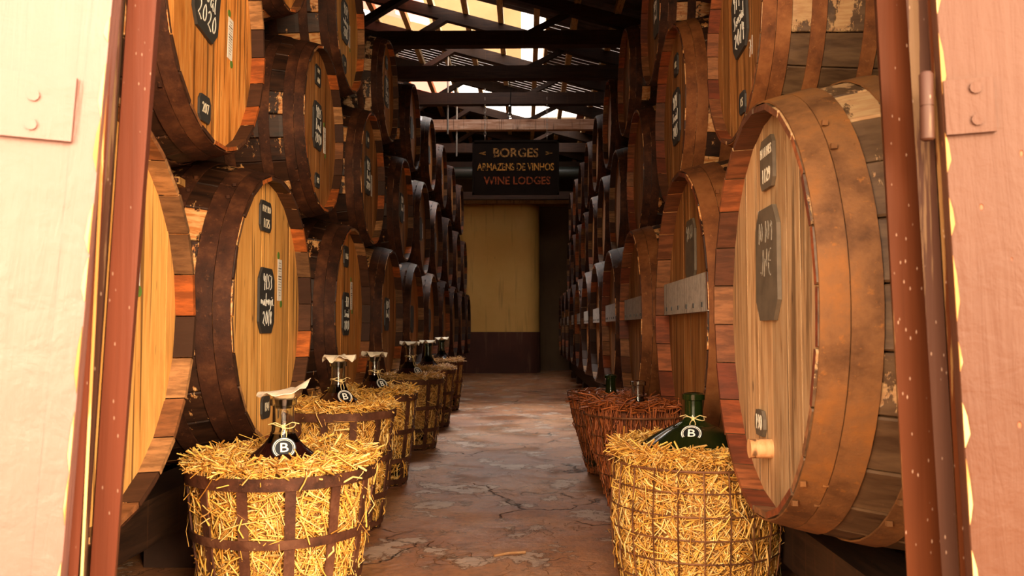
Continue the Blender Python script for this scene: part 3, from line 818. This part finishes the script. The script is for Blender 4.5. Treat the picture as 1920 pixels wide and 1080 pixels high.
# ---- left, middle row
b = barrel(-1, XA, 2.53, .975, .42, 'middle-row barrel numbered 207 with a large tilted chalkboard reading 4175', Lg('middle'), 'head_orange', var=0, roll=.0)
chalkboard(b[0], ['4175', 'Boal', '2020'], -.16, -.025, b[1] + .055, s=1.25, h=.056); paper(b[0], .205, b[1] - .01, -.05); plate(b[0], -.03, b[1] - .325, ['207'], .048, wh=(.047, .044))
b = barrel(-1, XA, 3.87, .935, .385, 'middle-row barrel numbered 192 with two broad rusty hoops and chalkboard 4175', Lg('middle'), 'head_brown', var=1)
plate(b[0], -.01, b[1] + .30, ['H M', '680'], [.034, .044], wh=(.058, .055)); chalkboard(b[0], ['4175', 'Boal', '2020'], 0, -.01, b[1] + .02, s=1.15); paper(b[0], .17, b[1] - .02); plate(b[0], -.0, b[1] - .28, ['192'], .044, wh=(.045, .04))
b = barrel(-1, XA, 5.12, .93, .405, 'third barrel from the doorway in the left middle row, dark hoops', Lg('middle'), 'head_brown', var=2)
plate(b[0], -.01, b[1] + .27, ['150'], .044); chalkboard(b[0], ['4175', 'Boal', '2020'], 0, 0, b[1] + .02, s=1.15); paper(b[0], .17, b[1] - .02, 0, False)
b = barrel(-1, XA, 6.54, .935, .40, 'fourth barrel from the doorway in the left middle row, dark chime', Lg('middle'), 'head_brown', var=0)
chalkboard(b[0], ['4180', 'Boal'], 0, 0, b[1] + .02, s=1.15); paper(b[0], .17, b[1], 0, False)
for k, (y, r) in enumerate([(7.78, .43), (9.0, .425), (10.35, .43), (11.7, .42), (13.0, .42)]):
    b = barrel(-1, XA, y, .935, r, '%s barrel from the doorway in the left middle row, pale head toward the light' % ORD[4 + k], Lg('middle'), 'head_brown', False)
    if k < 3: chalkboard(b[0], None, 0, 0, b[1]); paper(b[0], .16, b[1], 0, False)
# ---- left, top row
b = barrel(-1, XA, 3.20, 1.61, .345, 'top-row barrel whose lower rim just enters the picture above barrel 192', Lg('top'), 'head_orange', var=1)
b = barrel(-1, XA, 4.42, 1.66, .375, 'top-row barrel with a chalkboard and a pale head, second from the doorway', Lg('top'), 'head_honey', var=0)
chalkboard(b[0], ['4154', 'malvazi', '2015'], 0, 0, b[1] + .0, s=1.2); paper(b[0], .16, b[1] - .04); plate(b[0], 0, b[1] + .27, ['133'], .04); plate(b[0], 0, b[1] - .28, ['17'], .04)
b = barrel(-1, XA, 5.75, 1.66, .345, 'top-row barrel with patchy striped staves, third from the doorway', Lg('top'), 'head_orange', sm='stave_patchy', var=2)
chalkboard(b[0], ['4175', 'Boal', '2020'], 0, 0, b[1] + .0, s=1.2); paper(b[0], .16, b[1] - .04, 0, False); plate(b[0], 0, b[1] + .27, ['135'], .04)
b = barrel(-1, XA, 7.05, 1.72, .36, 'top-row barrel in shade, fourth from the doorway', Lg('top'), 'head_orange', False)
chalkboard(b[0], None, 0, 0, b[1]); paper(b[0], .16, b[1], 0, False)
for k, y in enumerate([8.35, 9.6, 10.85, 12.3]):
    b = barrel(-1, XA, y, 1.76, .36, '%s barrel from the doorway in the left top row, under the pale beams' % ORD[4 + k], Lg('top'), 'head_orange', False)
    if k < 2: chalkboard(b[0], None, 0, 0, b[1]); paper(b[0], .16, b[1], 0, False)

# ---- right, bottom row
b = barrel(1, .542, 1.99, .045, .48, 'large weathered barrel marked 1129 beside the right door jamb', Rg('bottom'), 'head_grey', sm='stave_grey', cm='chime_red', hoop='hoop_tan', var=1); b[0].rotation_euler[2] = pi - radians(1.8)
plate(b[0], -.03, b[1] + .335, ['H N HES', '1129'], [.032, .046], wh=(.055, .058), mat='slate_worn'); chalkboard(b[0], ['10 109', 'JNE'], 0, -.04, b[1] + .105, mat='slate_worn', tmat='faded', s=1.15)
plate(b[0], -.13, b[1] - .265, ['190'], .05, wh=(.04, .03), mat='slate_worn')
mb = MB(); mb.prism([(.022 * cos(2 * pi * k / 14), .022 * sin(2 * pi * k / 14)) for k in range(14)], HX - .005, HX + .05, 0)
tag(obj('bung', mb.mesh('bung', 'bung', 40), b[0], (0, -.055, b[1] - .315)), 'pale wooden bung')
mb = MB(); hand(mb, '119', 0, 0, .06, HX + .001, .001, .006); obj('lettering', mb.mesh('mark', 'stencil'), b[0], (0, -.115, b[1] + .205))


def bar(root, ax, dz=.12):
    mb = MB(); mb.box((HX + .001, -.36, -.055), (HX + .031, .36, .055)); o = obj('head_bar', cached('bar', lambda: mb.mesh('bar', 'headbar')), root, (0, 0, ax + dz)); tag(o, 'whitewashed board nailed across the head')
    def f():
        mb = MB()
        for y in (-.3, -.2, -.08, .06, .17, .29): mb.box((HX + .031, y - .005, -.035 + .01 * (y > 0)), (HX + .0335, y + .005, -.02))
        return mb.mesh('nails', 'slate')
    for y in (-.3, -.2, -.08, .06, .17, .29):
        obj('nail', cached('nail', lambda: (lambda m: (m.box((0, -.005, -.007), (.003, .005, .007)), m)[1])(MB()).mesh('nail', 'slate')), o, (HX + .031, y, -.035))


b = barrel(1, .60, 3.30, .06, .555, 'second barrel in the right bottom row, tan hoops and whitewashed bar across its head', Rg('bottom'), 'head_brown', cm='chime_red', sm='stave_dark', hoop='hoop_orange', var=0)
bar(b[0], b[1], .055); chalkboard(b[0], ['4060'], 0, .0, b[1] + .2, mat='slate_worn', tmat='faded', s=.9)
ys = [4.62, 5.80, 6.95, 8.1, 9.25, 10.4, 11.55, 12.7, 13.85]
for k, y in enumerate(ys):
    b = barrel(1, .575, y, .05, .485, '%s barrel from the doorway in the right bottom row, whitewashed bar on its dark head' % ORD[2 + k], Rg('bottom'), 'head_brown', k < 2, cm='chime_red', hoop='hoop_orange' if k < 1 else 'hoop', var=k % 3)
    bar(b[0], b[1], .055)
# ---- right, middle row
b = barrel(1, .665, 2.66, .955, .355, 'middle-row barrel above the weathered one, its slanting slate chalked with a year', Rg('middle'), 'head_brown', sm='stave_grey', cm='chime_red', hoop='hoop_orange', var=2)
chalkboard(b[0], ['4140', 'Sercial', '2014'], .1, -.02, b[1] + .07, s=1.35, h=.056); plate(b[0], 0, b[1] - .29, ['15'], .05, wh=(.045, .045)); paper
mb = MB(); hand(mb, '71', 0, 0, .07, HX + .001, .001, .006); obj('lettering', mb.mesh('mark', 'chalk'), b[0], (0, .12, b[1] - .1))
b = barrel(1, .675, 3.88, 1.0, .41, 'second barrel in the right middle row, broad brown hoops, slate with chalk', Rg('middle'), 'head_brown', sm='stave_dark', cm='chime_red', hoop='hoop_orange', var=1)
chalkboard(b[0], ['4141', 'Sercial', '2015'], 0, -.03, b[1] + .0, s=1.25); plate(b[0], -.02, b[1] + .27, ['612'], .044)
for k, y in enumerate([5.15, 6.32, 7.45, 8.6, 9.75, 10.9, 12.05, 13.2]):
    b = barrel(1, .68, y, .95, .40, '%s barrel from the doorway in the right middle row, glinting dark rim' % ORD[2 + k], Rg('middle'), 'head_brown', k < 1, cm='chime_red', var=k % 3)
# ---- right, top row
for k, y in enumerate([3.25, 4.48, 5.70, 6.88, 8.05, 9.2, 10.35, 11.5, 12.65]):
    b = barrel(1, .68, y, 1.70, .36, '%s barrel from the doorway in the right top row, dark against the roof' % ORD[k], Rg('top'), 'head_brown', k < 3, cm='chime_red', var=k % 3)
    if k == 1: chalkboard(b[0], ['4144', 'Boal'], 0, 0, b[1], s=1.2)

# ---------------------------------------------------------------- racks under the stacks
for nm, xs, lab in (('left', (-1.18, -1.95), 'left'), ('right', (.85, 1.6), 'right')):
    for q, x in enumerate(xs):
        mb = MB(); top = .30 if nm == 'left' else .24
        mb.box((x - .08, 1.45, top - .14), (x + .08, 14.6, top)); o = obj('rack_rail', mb.mesh('rail', 'rail'))
        tag(o, 'long dark timber rail under the %s barrels, %s' % (lab, 'along the aisle side' if q == 0 else 'along the wall side'), 'rail', 'timber rails under the barrel stacks')
        for y in [1.6 + 1.33 * k for k in range(10)]:
            mb = MB(); mb.box((x - .1, y - .12, 0), (x + .1, y + .12, top - .14)); c = obj('stone_pier', mb.mesh('pier', 'stone'), o)
# small planks wedged between the rows on the left
for (x, y, z, l, rz, lab) in [(-1.25, 2.62, CAMH + .47, .30, .1, 'short tan plank wedged under barrel 207')]:
    mb = MB(); mb.box((-l / 2, -.03, -.012), (l / 2, .03, .012)); tag(obj('wedge_plank', mb.mesh('pl', 'plank'), None, (x, y, z), (0, 0, rz)), lab, 'plank')
# chocks that hold the upper barrels
def chock(x, y, z, lab):
    mb = MB(); mb.prism([(-.09, -.03), (.09, -.03), (.05, .03), (-.05, .03)], -.06, .06, 0)


# ---------------------------------------------------------------- hanging sign
sg = thing('hanging_sign', 'black hanging sign reading Borges Armazens de Vinhos Wine Lodges', 'sign', (-.115, 9.9, CAMH + 1.6), radians(0))
mb = MB(); mb.box((-.505, -.012, .01), (.505, .012, .65)); obj('sign_board', mb.mesh('board', 'signboard'), sg)
mb = MB()
for a, b_ in (((-.52, -.022, 0), (.52, .022, .022)), ((-.52, -.022, .635), (.52, .022, .66)), ((-.52, -.022, 0), (-.498, .022, .66)), ((.498, -.022, 0), (.52, .022, .66))): mb.box(a, b_)
obj('sign_frame', mb.mesh('frame', 'signboard'), sg)
for tx, z, sz, mt, xs in (('BORGES', .50, .15, 'gold', 1.0), ('ARMAZENS DE VINHOS', .33, .125, 'gold2', .78), ('WINE LODGES', .165, .13, 'redgold', .92)):
    me = text_mesh(tx, sz, mt, .002, xs); w_ = max(v.co.x for v in me.vertices) - min(v.co.x for v in me.vertices)
    tgt = {'BORGES': .54, 'ARMAZENS DE VINHOS': .92, 'WINE LODGES': .80}[tx]; me.transform(Matrix.Diagonal((tgt / w_, 1, 1, 1)))
    obj('lettering', me, sg, (0.0 if tx != 'WINE LODGES' else .02, -.0145, z), (pi / 2, 0, 0))
for sx in (-1, 1):
    mb = MB()
    for dz in (.02, -.02): mb.beam((sx * .44, -.0145, .50), (sx * .36, -.0145, .50 + dz), .004, .006, (0, 1, 0)); mb.beam((sx * .41, -.0145, .50), (sx * .36, -.0145, .50 + dz * .6), .004, .006, (0, 1, 0))
    obj('arrow_mark', mb.mesh('arrow', 'gold'), sg)


def chain(x, y, z0, z1, lab):
    mb = MB(); n = int((z1 - z0) / .045); st = (z1 - z0) / n
    for i in range(n):
        c = Vector((x, y, z0 + st * (i + .5))); pts = []
        for k in range(10):
            a = 2 * pi * k / 10; u_, v_ = .011 * cos(a), (st * .62) * sin(a); pts.append(c + (Vector((u_, 0, v_)) if i % 2 else Vector((0, u_, v_))))
        mb.tube(pts, .0032, 5, True)
    return mb


for x, lab in ((-.48, 'thin chain holding the left end of the hanging sign'), (.26, 'thin chain holding the right end of the hanging sign')):
    tag(obj('sign_chain', chain(x, 9.9 - .075, CAMH + 2.25, CAMH + 2.86, lab).mesh('chain', 'steel')), lab, 'chain', 'sign chains')
# bulb on a cord
lt = thing('pendant_bulb', 'bare bulb on a dark cord above the hanging sign', 'lamp', (-.165, 8.93, CAMH + 2.27))
mb = MB(); mb.tube([(0, 0, .14), (.01, 0, .3), (-.005, 0, .42), (.0, 0, .48)], .006, 6); obj('cord', mb.mesh('cord', 'slate'), lt)
mb = MB(); mb.lathe([(.016, .075), (.018, .08), (.018, .14), (.008, .15)], 12); obj('lamp_holder', mb.mesh('holder', 'slate', 40), lt)
mb = MB(); mb.lathe([(.004, 0), (.02, .006), (.03, .025), (.03, .045), (.02, .065), (.014, .08)], 16); obj('bulb_glass', mb.mesh('bulb', 'bulb', 60), lt)

# ---------------------------------------------------------------- baskets, straw and demijohns
def rprof(z, prof):
    for (z0, r0), (z1, r1) in zip(prof, prof[1:]):
        if z <= z1: return r0 + (r1 - r0) * (z - z0) / max(z1 - z0, 1e-6)
    return prof[-1][1]


def straw_mesh(n, prof, ztop, rneck, lens, wid, seed, mats, spread=.0065, topfrac=.3, core='straw_core', vertical=False, inset=.012):
    rng = np.random.default_rng(seed); H = prof[-1][0]
    nt = int(n * topfrac); ns = n - nt
    z = rng.uniform(.01, H + .012, ns); th = rng.uniform(0, 2 * pi, ns); r = np.array([rprof(q, prof) for q in z]) - inset + rng.normal(0, spread, ns) + (rng.uniform(0, 1, ns) < (0 if vertical else .07)) * rng.uniform(.004, .022, ns)
    nrm = np.stack([np.cos(th), np.sin(th), np.zeros(ns)], 1); tan = np.stack([-np.sin(th), np.cos(th), np.zeros(ns)], 1); up = np.tile([0, 0, 1.0], (ns, 1))
    p = np.stack([r * np.cos(th), r * np.sin(th), z], 1)
    a = rng.uniform(0, pi, ns) if not vertical else rng.normal(pi / 2, .09, ns)
    d = tan * np.cos(a)[:, None] + up * np.sin(a)[:, None] + nrm * rng.normal(0, .03 if vertical else .09, ns)[:, None]
    # top ring
    rt = np.sqrt(rng.uniform(rneck ** 2, (prof[-1][1] * .99) ** 2, nt)); tt = rng.uniform(0, 2 * pi, nt)
    f = 1 - np.clip((rt - rneck) / (prof[-1][1] - rneck), 0, 1)
    zt = H + (ztop - H) * np.sin(np.clip(1.25 - f * .9, 0, 1) * pi / 2) * (1 - .25 * f) + rng.normal(0, .006, nt) - (rt > prof[-1][1] * .93) * .012
    pt = np.stack([rt * np.cos(tt), rt * np.sin(tt), zt], 1); at = rng.uniform(0, 2 * pi, nt)
    dt = np.stack([np.cos(at), np.sin(at), rng.normal(0, .25 if vertical else .42, nt)], 1)
    P = np.concatenate([p, pt]); D = np.concatenate([d, dt]); D /= np.linalg.norm(D, axis=1)[:, None]
    N = len(P); L = rng.uniform(lens[0], lens[1], N); W = wid * rng.uniform(.45, 1.45, N) ** 1.3
    A = np.cross(D, rng.normal(0, 1, (N, 3))); A /= np.linalg.norm(A, axis=1)[:, None]; B = np.cross(D, A)
    bend = rng.normal(0, .10, N) * L
    V = np.zeros((N, 3, 3, 3))
    for i, t_ in enumerate((-.5, 0.0, .5)):
        c = P + D * (L * t_)[:, None] + A * (bend * (1 - 4 * t_ * t_))[:, None]
        for k in range(3):
            ang = 2 * pi * k / 3; V[:, i, k] = c + (A * cos(ang) + B * sin(ang) * .7) * W[:, None]
    rr = np.hypot(V[..., 0], V[..., 1]); V[..., 2] = np.maximum(V[..., 2], .002)
    V = V.reshape(-1, 3); base = np.arange(N)[:, None] * 9
    F = []
    for i in range(2):
        for k in range(3): F.append(np.stack([base[:, 0] + i * 3 + k, base[:, 0] + i * 3 + (k + 1) % 3, base[:, 0] + (i + 1) * 3 + (k + 1) % 3, base[:, 0] + (i + 1) * 3 + k], 1))
    F = np.concatenate(F); nf = len(F)
    # core
    pc = [(max(rprof(q, prof) - .018, .02), q) for q in np.linspace(.005, H, 7)] + [(prof[-1][1] * .8, H + (ztop - H) * .7), (rneck * .9, H + (ztop - H) * .45), (.01, H + (ztop - H) * .45)]
    nn = 28; cv = np.array([(q * cos(2 * pi * k / nn), q * sin(2 * pi * k / nn), z_) for q, z_ in pc for k in range(nn)]); b0 = len(V)
    cf = np.array([(b0 + i * nn + k, b0 + i * nn + (k + 1) % nn, b0 + (i + 1) * nn + (k + 1) % nn, b0 + (i + 1) * nn + k) for i in range(len(pc) - 1) for k in range(nn)])
    V = np.concatenate([V, cv]); F = np.concatenate([F, cf])
    me = bpy.data.meshes.new('straw'); me.vertices.add(len(V)); me.vertices.foreach_set('co', V.ravel())
    me.loops.add(F.size); me.loops.foreach_set('vertex_index', F.ravel().astype(np.int32)); me.polygons.add(len(F))
    me.polygons.foreach_set('loop_start', np.arange(0, F.size, 4, dtype=np.int32)); me.update(calc_edges=True)
    me.materials.append(M[mats]); me.materials.append(M[core])
    mi = np.zeros(len(F), np.int32); mi[nf:] = 1; me.polygons.foreach_set('material_index', mi)
    me.update(); me.validate(); return me


def band(r0, r1, z0, z1, th=.004, n=48):
    mb = MB(); mb.lathe([(r0, z0), (r0 + th, z0), (r1 + th, z1), (r1, z1)], n, cap=False)
    nn = n; b_ = 0; mb.f += [(3 * nn + k, 3 * nn + (k + 1) % nn, (k + 1) % nn, k) for k in range(nn)]; mb.mi += [0] * nn
    return mb


def iron_basket(loc, rz, prof, hoops, nbar, label):
    o = thing('iron_basket', label, 'basket', loc, rz, 'flat-bar iron baskets along the left side')
    H = prof[-1][0]
    obj('rim_band', band(prof[-1][1] + .004, prof[-1][1] + .006, H - .016, H + .016, .005).mesh('rim', 'basket_iron', 40), o)
    for z in hoops: obj('hoop', band(rprof(z - .012, prof) + .006, rprof(z + .012, prof) + .006, z - .012, z + .012).mesh('hoop', 'basket_iron', 40), o)
    def bar_():
        mb = MB(); hw = .0135; zs = [0.0] + [H * k / 6 for k in range(1, 7)]; vs = []
        for z in zs:
            r = rprof(z, prof) + .001; vs += [(r, -hw, z), (r + .005, -hw, z), (r + .005, hw, z), (r, hw, z)]
        fs = [(4 * i + k, 4 * i + (k + 1) % 4, 4 * i + 4 + (k + 1) % 4, 4 * i + 4 + k) for i in range(6) for k in range(4)] + [(0, 1, 2, 3), (24, 27, 26, 25)]
        mb.add(vs, fs); return mb.mesh('bar', 'basket_iron')
    me = bar_()
    for k in range(nbar): obj('upright_bar', me, o, (0, 0, 0), (0, 0, 2 * pi * (k + .5) / nbar))
    mb = MB(); r = prof[0][1]; mb.lathe([(r * .2, 0), (r, 0), (r, .005), (r * .2, .005)], 24); obj('base_plate', mb.mesh('base', 'basket_iron'), o)
    return o


def wire_basket(loc, rz, prof, rings, nw, label, wr=.0022, group='wire baskets along the right side'):
    o = thing('wire_basket', label, 'basket', loc, rz, group); H = prof[-1][0]
    for i, z in enumerate(rings):
        r = rprof(z, prof) + .003; mb = MB(); mb.tube([(r * cos(2 * pi * k / 40), r * sin(2 * pi * k / 40), z) for k in range(40)], wr * (1.7 if i == len(rings) - 1 else 1.0), 6, True); obj('wire_ring', mb.mesh('ring', 'wire', 60), o)
    mb = MB(); mb.tube([(rprof(H * k / 8, prof) + .004, 0, H * k / 8 + (.003 if k == 0 else 0)) for k in range(9)], wr, 5); me = mb.mesh('wire', 'wire', 60)
    for k in range(nw): obj('upright_wire', me, o, (0, 0, 0), (0, 0, 2 * pi * k / nw))
    return o


def demijohn(loc, rz, ztop, zsh, rsh, glass, wine, label, neck=.028, cover=True, tagon=True, fill=.62, fold=False, seed=0, squat=0.0, tag_ang=-.25, flare=2.1):
    """loc is the floor under it; zsh is where the shoulder meets the straw; ztop the lip"""
    random.seed(seed); o = thing('demijohn', label, 'demijohn', (loc[0], loc[1], loc[2] + .012), rz, 'demijohns in baskets')
    zt = ztop - .012; nk = zt - .11
    nk = zt - .082; z0 = zsh - .02
    prof = [(.03, 0), (rsh * .8, .006), (rsh, .06), (rsh, z0 - .04)]
    for k in range(11):
        u = k / 10; prof.append((neck * 1.05 + (rsh * .97 - neck * 1.05) * (1 - u) ** flare, z0 + (nk - z0) * (u ** .9)))
    prof += [(neck, nk + .015), (neck, zt - .024), (neck * 1.24, zt - .021), (neck * 1.26, zt - .004), (neck * .9, zt)]
    mb = MB(); mb.lathe(prof, 40, cap=False)
    inn = [(max(r - .0035, .004), z + (.004 if i == 0 else 0)) for i, (r, z) in enumerate(prof)]
    mb.lathe(inn[::-1], 40, cap=False)
    nn = 40; b0 = len(prof) * nn
    mb.f += [((len(prof) - 1) * nn + k, (len(prof) - 1) * nn + (k + 1) % nn, b0 + (k + 1) % nn, b0 + k) for k in range(nn)]; mb.mi += [0] * nn
    mb.f += [tuple(range(nn)), tuple(b0 + (len(prof) - 1) * nn + k for k in range(nn))]; mb.mi += [0, 0]
    obj('bottle_glass', mb.mesh('glass', glass, 60), o)
    zl = zsh + (zt - zsh) * fill; wp = [(max(r - .005, .003), z + .006) for r, z in prof if z + .006 < zl - .005]
    # close at the level
    for (r0, z0), (r1, z1) in zip(prof, prof[1:]):
        if z0 <= zl - .006 <= z1: rl = r0 + (r1 - r0) * (zl - .006 - z0) / (z1 - z0); break
    wp += [(rl - .005, zl)]
    mb = MB(); mb.lathe(wp, 40); obj('wine', mb.mesh('wine', wine, 60), o)
    if cover is not None:
        mb = MB(); mb.lathe([(neck * .72, zt - .03), (neck * .86, zt - .003), (neck * 1.0, zt + .002), (neck * 1.0, zt + .014), (neck * .8, zt + .017)], 20); obj('cork', mb.mesh('cork', 'cork', 50), o)
    if cover:
        n, m = 48, 8; R = .074 if fold else .068; vs = []; ph = random.uniform(0, 6)
        for i in range(m + 1):
            q = i / m
            for k in range(n):
                a = 2 * pi * k / n; z = .002 + (-.012 * q * q if not fold else -.006 * q) + (.011 * q * q * sin(5 * a + ph) + .006 * q ** 3 * sin(9 * a + 1.3 * ph)) * (1.0 if not fold else .45)
                if fold: z += .034 * max(0, q - .35) ** .9 * max(0, cos(a - .35)) ** 3 * 1.5 - .010 * q * max(0, cos(a - 3.3))
                rr = R * q * (1 + .06 * sin(3 * a + ph)); vs.append((rr * cos(a), rr * sin(a), zt + .0195 + z))
        fs = [(i * n + k, i * n + (k + 1) % n, (i + 1) * n + (k + 1) % n, (i + 1) * n + k) for i in range(m) for k in range(n)]
        b_ = len(vs); vs += [(x, y, z + .0018) for x, y, z in vs]; fs += [tuple(b_ + q for q in f[::-1]) for f in fs]
        fs += [(m * n + k, m * n + (k + 1) % n, b_ + m * n + (k + 1) % n, b_ + m * n + k) for k in range(n)]
        mb = MB(); mb.add(vs, fs); obj('cloth_cover', mb.mesh('cloth', 'cloth', 70), o)
    if tagon:
        def rs(z):
            for (r0, z0), (r1, z1) in zip(prof, prof[1:]):
                if z0 <= z <= z1: return r0 + (r1 - r0) * (z - z0) / (z1 - z0)
            return rsh
        mb = MB(); zc = zt - .078; pts = []
        for k in range(20):
            a = 2 * pi * k / 20; z = zc + .006 * sin(2 * a); pts.append(((rs(z) + .003) * cos(a), (rs(z) + .003) * sin(a), z))
        mb.tube(pts, .0016, 6, True)
        da = tag_ang; A0 = -pi / 2 + da; ztg = zsh + .052
        for off in (-.05, .06):
            pts = []
            for k in range(7):
                q = k / 6; z = zc + (ztg + .014 - zc) * q; r = rs(z) + .004 + .004 * sin(pi * q); a = A0 + off * sin(pi * q) * 3; pts.append((r * cos(a), r * sin(a), z))
            mb.tube(pts, .0013, 5)
        for sg_ in (-1, 1):
            r = rs(zc) + .004; mb.tube([(r * cos(A0), r * sin(A0), zc), ((r + .012) * cos(A0 + sg_ * .5), (r + .012) * sin(A0 + sg_ * .5), zc + .012), ((r + .016) * cos(A0 + sg_ * .95), (r + .016) * sin(A0 + sg_ * .95), zc + .006)], .0013, 5)
        c = (rs(zc) + .003); mb.box((c * cos(A0) - .004, c * sin(A0) - .004, zc - .005), (c * cos(A0) + .004, c * sin(A0) + .004, zc + .005))
        obj('twine', mb.mesh('twine', 'twine', 60), o)
        # tag lies against the shoulder: slope from two radii
        r1_, r2_ = rs(ztg + .02), rs(ztg - .02); sl = atan2(r2_ - r1_, .04); r = rs(ztg) + .008
        tg = obj('name_tag', None, o, (r * cos(A0), r * sin(A0), ztg), (pi / 2 - sl * .75, 0, A0 + pi / 2))
        bpy.data.objects.remove(tg)
        def disc(): mb = MB(); mb.prism([(.033 * cos(2 * pi * k / 36), .033 * sin(2 * pi * k / 36)) for k in range(36)], -.001, .001, 2); return mb.mesh('tag', 'tagblack')
        tg = obj('name_tag', cached('tagdisc', disc), o, (r * cos(A0), r * sin(A0), ztg), (pi / 2 - sl * .75, 0, A0 + pi / 2))
        tag(tg, 'round black tag with white rings and letter B')
        def rings():
            mb = MB()
            for a_, b_ in ((.0275, .0300), (.0238, .0252)): mb.lathe([(a_, .001), (a_, .0014), (b_, .0014), (b_, .001)], 36, cap=False)
            return mb.mesh('ring', 'tagwhite')
        obj('tag_rings', cached('rings', rings), tg)
        obj('tag_letter', cached('B', lambda: text_mesh('B', .040, 'tagwhite', .0008, 1.15)), tg, (0, 0, .0012))
    return o


P1 = [(0, .205), (.12, .222), (.25, .238), (.40, .252)]
# left row: (X, Yd, rim radius, rim height, neck top height, label bits)
LB = [(-.685, 2.36, .252, .405, .605, 9500, 'front-most iron basket on the left, packed with bright golden straw', 'front-most demijohn on the left, folded cloth over its cork'),
      (-.765, 3.40, .228, .460, .668, 6000, 'second iron basket on the left, straw-filled, behind the front one', 'second demijohn on the left, ruffled cloth cap in front of barrel 1165'),
      (-.785, 4.33, .215, .450, .656, 4200, 'third iron basket on the left, its upper straw spilling over', 'third demijohn on the left with a drooping cloth cap'),
      (-.78, 5.62, .222, .450, .690, 4000, 'fourth iron basket on the left, dark bars over dim straw', 'fourth demijohn on the left, clear neck under a ruffled cloth'),
      (-.80, 6.85, .218, .450, .680, 3000, 'fifth iron basket on the left, mostly hidden', 'fifth demijohn on the left with a blue-green neck'),
      (-.83, 8.25, .215, .460, .690, 3000, 'sixth and last iron basket on the left, at the aisle end of the row', 'sixth and farthest demijohn on the left with a pleated cap')]
for i, (X, Y, r, zr, zt, n, bl, dlb) in enumerate(LB):
    prof = [(0, r * .76), (zr * .3, r * .85), (zr * .62, r * .93), (zr, r)]
    iron_basket((X, Y, 0), .12 * i, prof, [zr * .04 + .012, zr * .30, zr * .62], 13, bl)
    big = i < 2
    me = straw_mesh(n, prof, zr + .035, .128, (.03, .095) if i else (.03, .10), .0023 if big else .0026, 11 + i, 'straw' if i < 3 else 'straw_shaded')
    o = obj('straw', me, None, (X, Y, .007)); tag(o, 'golden straw packed in the %s left basket' % ORD[i], 'straw', None, 'stuff')
    g_ = ['glass', 'glass', 'glass', 'glass', 'glass_aqua', 'glass_aqua'][i]
    demijohn((X, Y, 0), 0, zt, zr + .002, .17, g_, 'wine', dlb, fold=(i == 0), neck=.030 if i == 0 else .028, seed=20 + i, fill=.46 if i == 0 else .5, tag_ang=[.32, .65, .8, .85, .9, .9][i], tagon=i < 4)

# right row: wire basket with green demijohn, then two bark-sheathed baskets
prof = [(0, .225), (.12, .25), (.25, .258), (.395, .245)]
RX, RY = .525, 2.62
wire_basket((RX, RY, 0), .05, prof, [.01, .075, .14, .205, .27, .335, .395], 22, 'front wire basket on the right, packed with bright golden straw', .0024)
o = obj('straw', straw_mesh(9500, prof, .435, .175, (.035, .11), .0023, 41, 'straw', inset=.018), None, (RX, RY, .007)); tag(o, 'golden straw packed in the wire basket on the right', 'straw', None, 'stuff')
demijohn((RX, RY, 0), 0, .60, .42, .212, 'glass_green', 'wine_green', 'green glass demijohn in the front straw basket on the right', neck=.028, cover=None, fill=.40, seed=31, tag_ang=-.28, flare=1.05)
for j, (X, Y, r, zr, zt, lb, dlb) in enumerate([(.50, 3.72, .238, .425, .57, 'dark tapered wire basket with reddish bark, middle of the right row', 'dark corked demijohn in the middle bark basket'), (.475, 4.66, .24, .45, .545, 'far dark wire basket on the right, its rim standing empty above the bark', 'far dim demijohn with a pale green neck on the right')]):
    prof = [(0, r * .5), (zr * .35, r * .70), (zr * .7, r * .88), (zr, r)]
    wire_basket((X, Y, 0), .1, prof, [.01, zr * .2, zr * .4, zr * .6, zr * .8, zr], 22, lb, .0024)
    cut = zr - (.0 if j == 0 else .07); p2 = [(0, r * .49), (zr * .35, r * .68), (zr * .7, r * .86), (cut, rprof(cut, prof) - .004)]
    me = straw_mesh(3800, p2, cut + .045, .05, (.05, .13), .0035, 51 + j, 'wicker', .003, .22, 'wicker_core', True, .006)
    o = obj('bark_packing', me, None, (X, Y, .007)); tag(o, 'reddish bark strips packed in the %s dark basket' % ('nearer' if j == 0 else 'farther'), 'packing', None, 'stuff')
    demijohn((X, Y, 0), 0, zt, cut - .01, r * .62, 'glass_green' if j else 'glass', 'wine', dlb, neck=.028, cover=None if j else None, tagon=False, fill=.5, seed=60 + j)

# orange twig on the floor
mb = MB(); mb.tube([(-.11, 2.95, .006), (-.06, 2.98, .008), (-.0, 3.0, .006)], .005, 6); tag(obj('twig', mb.mesh('twig', 'bung')), 'small orange-brown splinter lying on the floor', 'splinter')
